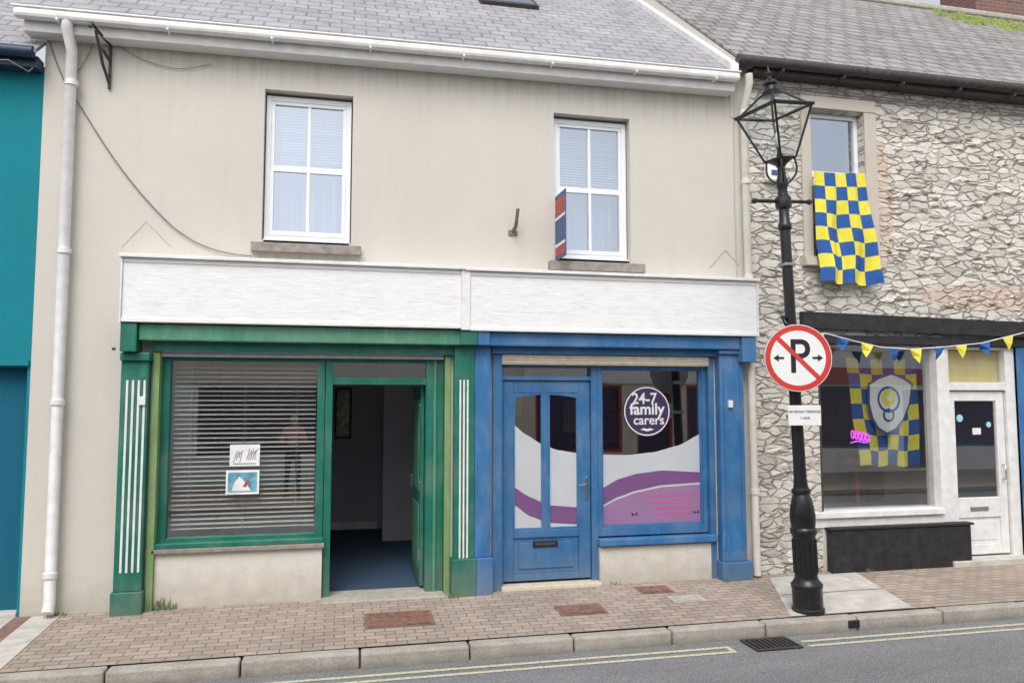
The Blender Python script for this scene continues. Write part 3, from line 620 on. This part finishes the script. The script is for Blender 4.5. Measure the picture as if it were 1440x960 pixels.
# ------------------------------------------------------------------ teal building
T=empty('teal_rendered_shop_building',(-6,0,0))
holes('front_wall',-11,-2.775,-.1,5.1,.012,.3,[(-10.9,-2.80,-.1,2.25),(-5.2,-4.2,3.3,4.7)],TEAL,T)
box('lower_panel',-10.9,-2.80,.14,.28,-.1,2.25,TEALD,T,0)
boxes('lower_joinery',[(-4.1,-4.02,.10,.14,-.1,2.25),(-3.35,-3.30,.115,.14,.0,2.25)],TEALD,T)
box('string_course',-10.9,-2.785,-.02,.012,2.26,2.31,TEAL,T)
box('threshold',-4.0,-2.80,.0,.14,-.1,.035,BRICKC,T)
box('eaves_band',-11,-2.782,-.14,.012,5.03,5.14,NAVY,T)
tube('gutter',[(-11,-.2,5.15),(-2.80,-.2,5.15)],.055,NAVY,T)
tube('eaves_cable',[(-4,-.21,5.05),(-3.3,-.21,5.02),(-3.0,-.21,5.05),(-2.85,-.15,4.98),(-2.79,-.1,5.1)],.008,CABLE,T)
slant('slate_roof',-11,-2.775,-.2,5.15,4,8.4,.035,SLATE,T)
quad('upper_window_glass',-5.2,-4.2,3.3,4.7,.15,GLASSU,T)
frame('upper_window_frame',-5.2,-4.2,3.3,4.7,.06,.1,.2,WHITE,T)
box('gable_wall',-11,-10.7,.3,8,-.1,5.1,TEAL,T,0)
# ------------------------------------------------------------------ stone building
R=empty('rubble_stone_shop_building',(8.5,0,0))
HS=[(5.41,6.13,3.62,5.39),(5.42,8.20,-.1,2.60),(9.0,9.8,3.62,5.39),(8.42,11.2,.6,2.6)]
holes('front_wall',4.602,13,-.1,5.80,.004,.34,HS,RUBBLE,R)
V=[];F=[]
for _ in range(900):
    x=random.uniform(4.66,9.4);z=random.uniform(.05,5.6)
    w=random.uniform(.05,.13);h=random.uniform(.018,.042);d=random.uniform(.006,.022)
    bad=any(a-.18<x+w and x-w<b_+.20 and c-.2<z<dd+.2 for a,b_,c,dd in HS) or (5.0<x and 2.5<z<3.05) or x-w<4.63
    if bad:continue
    n=len(V);j=[random.uniform(.7,1.1) for _ in range(8)];t=random.uniform(-.12,.12)
    ring=[(-1,-.3),(-.6,-1),(.5,-1),(1,-.2),(.8,.8),(.1,1),(-.7,.85)]
    V+=[(x+a*w*q,.006,z+b_*h*q+t*a*w) for (a,b_),q in zip(ring,j)]+[(x+a*w*q*.6,-d,z+b_*h*q*.55+t*a*w) for (a,b_),q in zip(ring,j)]
    F+=[(n+k,n+(k+1)%7,n+(k+1)%7+7,n+k+7) for k in range(7)]+[tuple(n+7+k for k in range(7))]
mesh('projecting_stones',V,F,RUBBLE,R)
boxes('window_plaster_surround',[(5.28,5.405,-.026,.01,3.5,5.40),(6.135,6.30,-.026,.01,3.5,5.40),(5.28,6.30,-.028,.01,5.402,5.55)],PLASTER,R,.01)
box('window_sill',5.25,6.33,-.09,.1,3.50,3.60,PLASTER,R)
frame('window_frame',5.412,6.128,3.605,5.385,.05,.10,.17,WHITE,R)
box('window_mid_rail',5.46,6.08,.105,.165,4.60,4.68,WHITE,R)
quad('window_glass',5.46,6.08,3.64,5.35,.13,GLASSU,R)
boxes('window_room',[(5.2,6.4,1.4,1.43,3.4,5.6),(5.17,5.2,.345,1.4,3.4,5.6),(6.4,6.43,.345,1.4,3.4,5.6),(5.2,6.4,.345,1.4,5.6,5.63),(5.2,6.4,.345,1.4,3.37,3.4)],ROOM,R,0)
quad('window2_glass',9.0,9.8,3.62,5.39,.13,GLASSU,R);frame('window2_frame',9.0,9.8,3.62,5.39,.05,.1,.17,WHITE,R)
S2=.825
slant('slate_roof',4.36,13.2,-.20,5.83,3.9,5.83+S2*4.1,.035,SLATE2,R)
slant('roof_rear',4.36,13.2,8.0,5.83,3.91,5.83+S2*4.1,.035,SLATE2,R)
box('ridge_tiles',4.36,13.2,3.80,4.02,5.83+S2*4.1-.02,5.83+S2*4.1+.09,CONCM,R,.03)
mesh('party_gable',[(4.362,-.18,5.70),(4.362,3.9,5.70),(4.362,3.9,5.84+S2*4.1),(4.362,-.18,5.83)],[(0,1,2,3)],WALL,R)
box('party_wall_end',4.37,4.60,-.01,.3,5.2,5.80,WALL,R,0)
tube('gutter',[(4.36,-.22,5.80),(13,-.22,5.83)],.06,IRON,R,res=5)
box('eaves_board',4.6,13,-.16,-.0,5.70,5.77,IRON,R)
boxes('gutter_brackets',[(x,x+.02,-.27,-.0,5.69,5.72) for x in [4.9+i*.8 for i in range(10)]],IRON,R,.002)
tube('eaves_cables',[[(4.6,-.03,5.60),(5.6,-.04,5.63),(6.6,-.03,5.60),(7.8,-.04,5.62),(9,-.03,5.6)],[(4.62,-.03,5.55),(5.2,-.04,5.585),(6.6,-.03,5.57),(9,-.03,5.57)]],.007,CABLE,R)
CH=empty('brick_chimney',(12.6,4.6,9))
box('stack',12.15,13.5,4.3,5.2,7.5,11.0,BRICK,CH,.01);box('stack_cap',12.07,13.58,4.22,5.28,11.0,11.12,CONCM,CH)
for x in (12.5,13.1):lathe('chimney_pot',[(.13,0),(.11,.1),(.10,.4),(.12,.42),(.12,.48)],MANH,CH,(x-12.6,.15,2.12))
V=[];F=[]
for _ in range(420):
    x=random.uniform(10.5,13.1);y=3.35+random.gauss(0,.25)+(x-11.5)*-.12
    if y>3.8:continue
    z=5.86+S2*(y+.2);s=random.uniform(.02,.07);n=len(V)
    a=random.uniform(0,6.28)
    V+=[(x+s*math.cos(a+k*1.26),y+s*math.sin(a+k*1.26),z+S2*s*math.sin(a+k*1.26)+.004) for k in range(5)]+[(x,y-.02,z+s*.7)]
    F+=[(n+k,n+(k+1)%5,n+5) for k in range(5)]
mesh('roof_moss',V,F,MOSS,R)
mesh('black_beam',[(a,b,c-.018*(a-5.2)) for a,b,c in bv(5.20,11.3,-.07,.003,2.77,2.96)],BF,BLACKP,R)
box('black_beam_return',5.20,8.40,-.03,.1,2.60,2.70,BLACKP,R)
box('shop_window_jamb',5.42,5.48,.05,.2,.62,2.60,IRON,R)
quad('shop_window_glass',5.48,7.04,.66,2.60,.12,GLASS,R)
boxes('shop_window_white_frame',[(7.04,7.16,.0,.2,.0,2.598),(5.30,7.04,-.06,.2,.60,.665),(5.28,7.03,-.02,.2,.49,.60)],WHITEP,R,.006)
box('black_riser',5.46,7.33,-.11,-.003,-.08,.47,BLACKP,R,.015)
box('black_riser_top',5.44,7.36,-.125,-.003,.472,.50,BLACKP,R,.006)
box('shop_riser_core',5.42,7.04,.0,.2,-.1,.488,RISER,R)
boxes('white_door_surround',[(7.16,7.235,.03,.18,.0,2.598),(8.06,8.20,.03,.18,.0,2.598),(7.235,8.06,.035,.175,2.06,2.16),(7.235,8.06,.035,.175,2.56,2.598)],WHITEP,R,.006)
quad('door_transom_glass',7.235,8.06,2.16,2.56,.1,GLASSL,R)
quad('door_transom_blind',7.24,8.05,2.165,2.55,.14,YBLIND,R)
boxes('white_shop_door',[(7.245,7.335,.07,.12,.08,2.05),(7.94,8.05,.07,.12,.08,2.05),(7.335,7.94,.072,.118,1.93,2.05),(7.335,7.94,.072,.118,.08,.20),(7.335,7.94,.072,.118,.52,.76),(7.335,7.94,.09,.112,.20,.52)],WHITEP,R,.006)
quad('white_door_glass',7.335,7.94,.76,1.93,.095,GLASS,R)
box('white_door_letter_plate',7.50,7.76,.062,.072,.60,.65,GALV,R)
box('white_door_panel',7.39,7.88,.082,.09,.25,.47,WHITEP,R,.008)
tube('white_door_handle',[(7.99,.07,1.15),(7.99,.02,1.15),(7.99,.02,.98),(7.99,.07,.98)],.009,CHROME,R)
disc('door_sticker',7.42,.09,1.72,.045,PALEB,R,.002);box('door_open_notice',7.60,7.72,.09,.093,1.52,1.60,PAPER,R,0)
disc('door_round_sticker',7.84,.09,1.64,.035,PALEB,R,.002)
box('door_step',7.05,8.25,-.14,.2,-.1,.06,BRICKC,R,.01)
box('blue_jamb',8.20,8.44,-.01,.2,-.08,2.60,BLUE,R)
frame('next_shop_window_frame',8.44,11.2,.6,2.6,.09,.05,.16,BLUE,R);quad('next_shop_glass',8.5,11.1,.68,2.5,.1,GLASS,R)
room('shop_interior',5.0,11.4,.345,3.2,.03,2.75,ROOM,CARPET,R)
boxes('shop_display_plinth',[(5.6,6.9,.5,1.0,.04,.62)],ROOMD,R)
lathe('red_stool',[(.03,0),(.03,.5),(.17,.53),(.18,.6),(.1,.64)],DULLRED,R,(6.45-8.5,.75,.62))
boxes('shop_shelving',[(5.1,5.4,1.5,3.1,z,z+.04) for z in (.6,1.1,1.6,2.1)]+[(7.0,7.6,2.7,3.1,.05,1.9),(8.0,8.8,2.2,2.6,.05,1.2)],SHELF,R)
boxes('shop_stock',[(5.12+random.uniform(0,.1),5.35,1.5+k*.2,1.62+k*.2,z,z+random.uniform(.15,.3)) for k in range(7) for z in (.65,1.15,1.65)],DULLRED,R)
tube('neon_sign',[[(6.03+.05*k+.02*math.cos(a*.9),.24,1.53+.05*math.sin(a*.9)-.01*k) for a in range(8)] for k in range(5)]+[[(6.0,.24,1.43),(6.1,.24,1.46),(6.2,.24,1.42),(6.26,.24,1.45)]],.009,NEON,R,spline='N')
AB=empty('alarm_box',(4.88,-.05,4.56))
box('case',4.78,4.97,-.09,.0,4.46,4.66,SWHITE,AB,.02);box('strobe',4.83,4.92,-.10,-.09,4.53,4.59,DULLBLUE,AB,.005)
# ------------------------------------------------------------------ flags
def flag(name,corn,y,cols,rows,wob,sub=8):
    (a0,a1),(b0,b1),(c0,c1),(d0,d1)=corn
    nu,nv=cols*sub,rows*sub;V=[];F=[];fm=[]
    for j in range(nv+1):
        t=j/nv
        for i in range(nu+1):
            s=i/nu
            x=(a0*(1-s)+b0*s)*(1-t)+(d0*(1-s)+c0*s)*t;z=(a1*(1-s)+b1*s)*(1-t)+(d1*(1-s)+c1*s)*t
            w=math.sin(s*15+t*2.5)*.6+math.sin(s*7-t*4+1)*.5+.25*math.sin(s*31+t*5)+.2*math.sin(t*11+s*6)
            V.append((x+.018*math.sin(t*9+s*3)*t,y+w*wob*(.25+t),z-.02*math.sin(s*math.pi)*(1-t)+.014*math.sin(s*14)*t))
    for j in range(nv):
        for i in range(nu):
            n=j*(nu+1)+i;F.append((n+nu+1,n+nu+2,n+1,n));fm.append((i//sub+j//sub)%2)
    return mesh(name,V,F,[YEL,FBLUE],None,fm=fm,smooth=True)
flag('checkered_flag',((5.35,4.60),(6.04,4.62),(6.20,3.29),(5.38,3.30)),-.135,5,8,.042)
flag('checkered_flag',((6.0,2.46),(7.0,2.45),(6.98,1.14),(6.14,1.15)),.28,6,7,.02)
cr=empty('crest_badge',(6.56,.22,1.9))
def shield(nm,cx,cz,w,h,y,mat):
    P=[(-.5,.32),(-.3,.42),(0,.5),(.3,.42),(.5,.32),(.47,0),(.36,-.25),(.2,-.42),(0,-.5),(-.2,-.42),(-.36,-.25),(-.47,0)]
    return mesh(nm,[(cx+a*w+.12*b*h,y,cz+b*h) for a,b in P],[tuple(range(len(P)-1,-1,-1))],mat,cr)
shield('shield_outline',6.54,1.90,.64,.76,.222,FBLUE);shield('shield_white',6.54,1.90,.58,.70,.219,SWHITE)
disc('shield_emblem',6.53,.215,1.95,.16,FBLUE,cr,.001,r2=.13);disc('shield_emblem_inner',6.53,.215,1.97,.10,YEL,cr,.001,r2=.04);disc('shield_emblem_low',6.52,.213,1.76,.08,FBLUE,cr,.001,r2=.055)
BN=empty('bunting',(6.8,-.2,2.6))
pts=[(4.5,2.60),(5.0,2.64),(5.39,2.70),(5.75,2.62),(6.12,2.55),(6.51,2.535),(6.90,2.56),(7.5,2.62),(8.13,2.76),(9.2,2.60),(10.5,2.75)]
tube('cord',[(x,-.2,z) for x,z in pts],.006,SWHITE,BN)
V=[];F=[];fm=[];k=0;x=5.3
while x<10.4:
    for (a,b),(c,d) in zip(pts,pts[1:]):
        if a<=x<c:
            z=b+(d-b)*(x-a)/(c-a);s=(d-b)/(c-a)
    w=.08;h=random.uniform(.15,.19);n=len(V);tw=random.uniform(-.03,.03);dx=random.uniform(-.05,.05)
    V+=[(x-w,-.203,z-s*w),(x+w,-.203,z+s*w),(x+w*.5+dx*.4,-.215+tw,z-h*.5),(x+dx,-.2+tw*2,z-h),(x-w*.5+dx*.4,-.195-tw,z-h*.5)]
    F+=[(0+n,4+n,2+n,1+n),(4+n,3+n,2+n)];fm+=[k%2]*2;k+=1;x+=.30+random.uniform(-.03,.05)
mesh('pennants',V,F,[YEL,FBLUE],BN,fm=fm)
# ------------------------------------------------------------------ street lamp
LP=empty('street_lamp',(4.385,-1.24,-.052));LP.rotation_euler=(0,-.038,0)
prof=[(.150,0),(.150,.035),(.138,.045),(.138,.22),(.145,.23),(.145,.26),(.125,.28),(.108,.31),(.104,.34),(.104,.70),(.112,.72),(.122,.735),(.122,.77),(.108,.79),(.116,.84),(.118,.90),(.108,.98),(.09,1.06),(.075,1.10),(.088,1.115),(.088,1.145),(.070,1.16),(.062,1.22),(.058,1.35),(.054,2.4),(.064,2.41),(.064,2.45),(.053,2.46),(.050,3.65),(.064,3.67),(.064,3.72),(.05,3.74),(.048,3.86),(.075,3.88),(.08,3.93),(.075,3.98),(.05,4.0),(.044,4.06),(.058,4.10),(.058,4.14),(.04,4.2),(.034,4.34)]
lathe('cast_iron_column',prof,BLACK,LP,seg=32)
tube('plinth_mouldings',[[(.106*math.cos(a),.106*math.sin(a),.36),(.106*math.cos(a),.106*math.sin(a),.68)] for a in [i*math.pi/6 for i in range(12)]],.007,BLACK,LP,True)
tube('ladder_bar',[(-.30,.02,3.95),(.30,.02,3.95)],.017,BLACK,LP,True)
for s in (-1,1):lathe('ladder_bar_knob',[(.004,-.03),(.028,-.015),(.032,0),(.028,.015),(.004,.03)],BLACK,LP,(s*.30,.02,3.95),16)
LT=empty('lantern_head',(0,0,4.31));LT.parent=LP;LT.rotation_euler=(.0,-.10,math.radians(14));LT.scale=(.90,.90,.88)
wb,wt=.115,.275;h0,h1=.06,.60;hr=.80
SG=((-1,-1),(1,-1),(1,1),(-1,1))
cb=[(sx*wb,sy*wb,h0) for sx,sy in SG];ct=[(sx*wt,sy*wt,h1) for sx,sy in SG];cr_=[(sx*.085,sy*.085,hr) for sx,sy in SG]
segs=[]
for i in range(4):
    j=(i+1)%4
    segs+=[[cb[i],ct[i]],[cb[i],cb[j]],[ct[i],ct[j]],[ct[i],cr_[i]],[cr_[i],cr_[j]]]
tube('lantern_frame',segs,.0125,BLACK,LT,True,res=2)
tube('lantern_eaves',[[(a[0]*1.06,a[1]*1.06,h1+.01),(b[0]*1.06,b[1]*1.06,h1+.01)] for a,b in zip(ct,ct[1:]+ct[:1])],.018,BLACK,LT,True,res=2)
mesh('lantern_side_glass',cb+ct,[(i,(i+1)%4,(i+1)%4+4,i+4) for i in range(4)],GLASSL,LT,True)
mesh('lantern_roof_glass',ct+cr_,[(i,(i+1)%4,(i+1)%4+4,i+4) for i in range(4)],GLASSL,LT,True)
lathe('lantern_vent',[(.10,.79),(.105,.83),(.07,.85),(.06,.90),(.085,.915),(.085,.93),(.05,.96),(.02,.985),(.018,1.01),(.033,1.03),(.033,1.045),(.012,1.07),(.004,1.13)],BLACK,LT,seg=20)
lathe('lantern_base_ring',[(.05,-.02),(.06,.0),(.13,.045),(.135,.065)],BLACK,LT,seg=20)
tube('lantern_arms',[[(.03*a,.03*b,-.22),(.10*a,.10*b,-.15),(.115*a,.115*b,-.03),(.10*a,.10*b,.06)] for a,b in SG],.011,BLACK,LT,True,spline='N')
lathe('lamp_holder',[(.035,.06),(.035,.12),(.02,.14),(.02,.20)],BLACK,LT,seg=14)
lathe('lamp_bulb',[(.012,.20),(.022,.24),(.028,.30),(.018,.35),(.004,.37)],PAPER,LT,seg=14)
boxes('pole_clamps',[(-.07,.07,-.075,.07,2.62,2.66),(-.07,.07,-.075,.07,2.20,2.24),(-.07,.07,-.075,.07,1.82,1.86),(-.062,.062,-.065,.062,3.30,3.33)],GALV,LP,.006,True)
tube('old_bracket',[(-.05,-.02,2.78),(-.12,-.05,2.80),(-.10,-.08,2.72),(.05,-.08,2.70)],.018,BLACK,LP,True)
NP=empty('no_parking_sign',(4.265,-1.37,2.345));NP.rotation_euler=(0,0,math.radians(-14))
disc('sign_back',0,0,0,.322,GALV,NP,.006,local=True)
disc('sign_face',0,-.003,0,.319,SWHITE,NP,.002,local=True)
disc('red_ring',0,-.0045,0,.313,RED,NP,local=True,r2=.262)
text('letter_p','P',.01,-.005,0,.46,SBLACK,NP,True,off=.003,sx=.9)
def arrow(nm,s):
    V=[(s*.235,-.0055,0),(s*.185,-.0055,.034),(s*.185,-.0055,.010),(s*.135,-.0055,.010),(s*.135,-.0055,-.010),(s*.185,-.0055,-.010),(s*.185,-.0055,-.034)]
    mesh(nm,V,[(0,1,2,3,4,5,6)],SBLACK,NP,True)
arrow('arrow_a',-1);arrow('arrow_b',1)
c=math.cos(math.pi/4);L_=.265;w=.021
mesh('red_slash',[(-L_*c-w*c,-.0075,L_*c-w*c),(L_*c-w*c,-.0075,-L_*c-w*c),(L_*c+w*c,-.0075,-L_*c+w*c),(-L_*c+w*c,-.0075,L_*c+w*c)],[(0,1,2,3)],RED,NP,True)
IP=empty('parking_information_plate',(4.325,-1.36,1.80));IP.rotation_euler=(0,0,math.radians(-14))
box('plate',-.155,.155,0,.006,-.095,.095,SWHITE,IP,.004,True)
for i,s in enumerate(('AR FEADH TREIMHSE','1 UAIR')):text('plate_text_%d'%i,s,0,-.002,.035-.06*i,.032,IRON,IP,True)
# ------------------------------------------------------------------ opposite side of the street
cols=[(.66,.63,.58),(.62,.54,.49),(.74,.74,.72),(.55,.58,.57),(.66,.60,.51),(.70,.69,.68)]
x=-26
for i in range(7):
    w=[8,7.5,6.5,8,7,9,8][i];c=cols[i%6];H=[4.9,5.2,4.7,5.1,4.8,5.2,4.9][i]
    O=empty('terrace_house',(x+w/2,-10.5,0));M=simple('opp_render_%d'%i,c,.9,2,.08)
    hs=[(x+1,x+2,3.0,4.3),(x+w-2.2,x+w-1.2,3.0,4.3),(x+.8,x+w/2-.4,.6,2.3),(x+w/2,x+w/2+1,0,2.2),(x+w/2+1.4,x+w-.7,.6,2.3)]
    holes('front_wall',x,x+w-.01,-.1,H,-10.8,-10.5,hs,M,O)
    for k,h in enumerate(hs):
        quad('window_%d'%k,h[0],h[1],h[2],h[3],-10.62,VNAVY if k else IRON,O)
        frame('window_frame_%d'%k,h[0],h[1],h[2],h[3],.07,-10.66,-10.56,WHITEP if k<2 else [DULLRED,GREEN,BLUE,WHITEP][i%4],O)
    box('shop_fascia',x+.5,x+w-.5,-10.5,-10.42,2.35,2.8,[WHITEP,DULLRED,NAVY,CREAMSH][i%4],O)
    slant('roof',x,x+w-.01,-10.3,H,-14.5,H+1.3,.05,SLATE2,O)
    x+=w
# ------------------------------------------------------------------ pedestrian on the far footpath (seen mirrored in the shop glass)
SKIN=simple('skin',(.50,.30,.22),.6);TOP=simple('pink_jumper',(.50,.24,.22),.9,20,.1);TROU=simple('dark_trousers',(.03,.03,.04),.9);HAIR=simple('brown_hair',(.06,.035,.02),.7,40,.3);SHOE=simple('shoe',(.02,.02,.02),.5)
PD=empty('pedestrian',(-.88,-8.35,-.057))
def skinned(nm,verts,edges,radii,mat,root=0):
    m=bpy.data.meshes.new(nm);m.from_pydata(verts,edges,[]);m.update();m.materials.append(mat)
    o=link(bpy.data.objects.new(nm,m),PD,True)
    o.modifiers.new('s','SKIN');m.skin_vertices or None
    for sv,r in zip(m.skin_vertices[0].data,radii):sv.radius=(r,r*.85)if isinstance(r,float) else r
    m.skin_vertices[0].data[root].use_root=True
    s=o.modifiers.new('ss','SUBSURF');s.levels=2;s.render_levels=2
    return o
try:
    skinned('trousers',[(0,0,.93),(-.09,0,.84),(-.11,.02,.48),(-.12,0,.10),(.09,0,.84),(.11,.04,.48),(.12,.0,.10),(0,0,1.0)],[(0,1),(1,2),(2,3),(0,4),(4,5),(5,6),(0,7)],[.14,.10,.065,.05,.10,.065,.05,.14],TROU)
    skinned('jumper',[(0,0,1.0),(0,0,1.2),(0,0,1.38),(0,.0,1.46),(-.17,0,1.38),(-.25,.02,1.14),(-.16,.18,1.20),(.17,0,1.38),(.25,.02,1.14),(.14,.2,1.22)],[(0,1),(1,2),(2,3),(2,4),(4,5),(5,6),(2,7),(7,8),(8,9)],[.145,.13,.13,.06,.07,.05,.035,.07,.05,.035],TOP)
    skinned('head',[(0,0,1.45),(0,.01,1.53),(0,.02,1.60),(0,.015,1.68)],[(0,1),(1,2),(2,3)],[.05,.058,.088,.078],SKIN)
    mesh('nose',[(-.012,.10,1.59),(.012,.10,1.59),(0,.13,1.592),(0,.105,1.63)],[(0,1,2),(0,2,3),(1,3,2)],SKIN,PD,True)
    skinned('hair',[(0,-.02,1.58),(0,-.02,1.66),(0,.0,1.71)],[(0,1),(1,2)],[.085,.098,.07],HAIR)
    for sx,hx,hy,hz in ((-1,-.15,.20,1.205),(1,.13,.22,1.225)):
        vs=[(hx,hy,hz),(hx*.8,hy+.06,hz+.03)];ed=[(0,1)];ra=[.026,.03]
        for k in range(4):
            n=len(vs);bx=hx*.8+(k-1.5)*.019
            vs+=[(bx,hy+.10,hz+.045),(bx-.01*sx,hy+.125,hz+.06+.004*(k%2)),(bx-.015*sx,hy+.125,hz+.085)];ed+=[(1,n),(n,n+1),(n+1,n+2)];ra+=[.010,.009,.007]
        n=len(vs);vs+=[(hx*.8-sx*-.035,hy+.07,hz+.05),(hx*.8-sx*-.035,hy+.095,hz+.075)];ed+=[(1,n),(n,n+1)];ra+=[.011,.009]
        skinned('hand_%s'%('l' if sx<0 else 'r'),vs,ed,ra,SKIN)
    for sx in (-1,1):
        skinned('shoe_%s'%('l' if sx<0 else 'r'),[(sx*.12,-.03,.05),(sx*.13,.08,.045),(sx*.14,.17,.035)],[(0,1),(1,2)],[.05,.045,.033],SHOE)
except Exception as ex:
    print('pedestrian',ex)
# ------------------------------------------------------------------ light
wd=bpy.data.worlds.new('World');sc.world=wd;wd.use_nodes=True;nt=wd.node_tree
bg=nt.nodes['Background'];sky=nt.nodes.new('ShaderNodeTexSky');sky.sky_type='NISHITA';sky.sun_disc=False
EL,AZ=math.radians(52),math.radians(200)
sky.sun_elevation=EL;sky.sun_rotation=AZ;sky.air_density=1.0;sky.dust_density=3.0
hs=nt.nodes.new('ShaderNodeHueSaturation');hs.inputs['Saturation'].default_value=.30;hs.inputs['Value'].default_value=1.55
nt.links.new(sky.outputs[0],hs.inputs['Color']);nt.links.new(hs.outputs[0],bg.inputs[0]);bg.inputs[1].default_value=.15
sl=bpy.data.lights.new('sun','SUN');sl.energy=1.5;sl.angle=math.radians(35);sl.color=(1,.985,.96)
so=bpy.data.objects.new('sun',sl);COL.objects.link(so)
d=Vector((math.sin(AZ)*math.cos(EL),math.cos(AZ)*math.cos(EL),math.sin(EL)))
so.rotation_euler=(-d).to_track_quat('-Z','Y').to_euler();so.location=(0,-5,20)
# ------------------------------------------------------------------ camera
cam=bpy.data.cameras.new('camera');cam.sensor_width=36;cam.lens=26.835;cam.clip_end=1000;cam.clip_start=.05
co=bpy.data.objects.new('camera',cam);COL.objects.link(co);co.location=(0,-7.848,1.961)
co.rotation_euler=(math.radians(90+4.263),0,math.radians(-12.793));sc.camera=co
sc.view_settings.view_transform='Standard';sc.view_settings.look='None';sc.view_settings.exposure=0;sc.view_settings.gamma=1
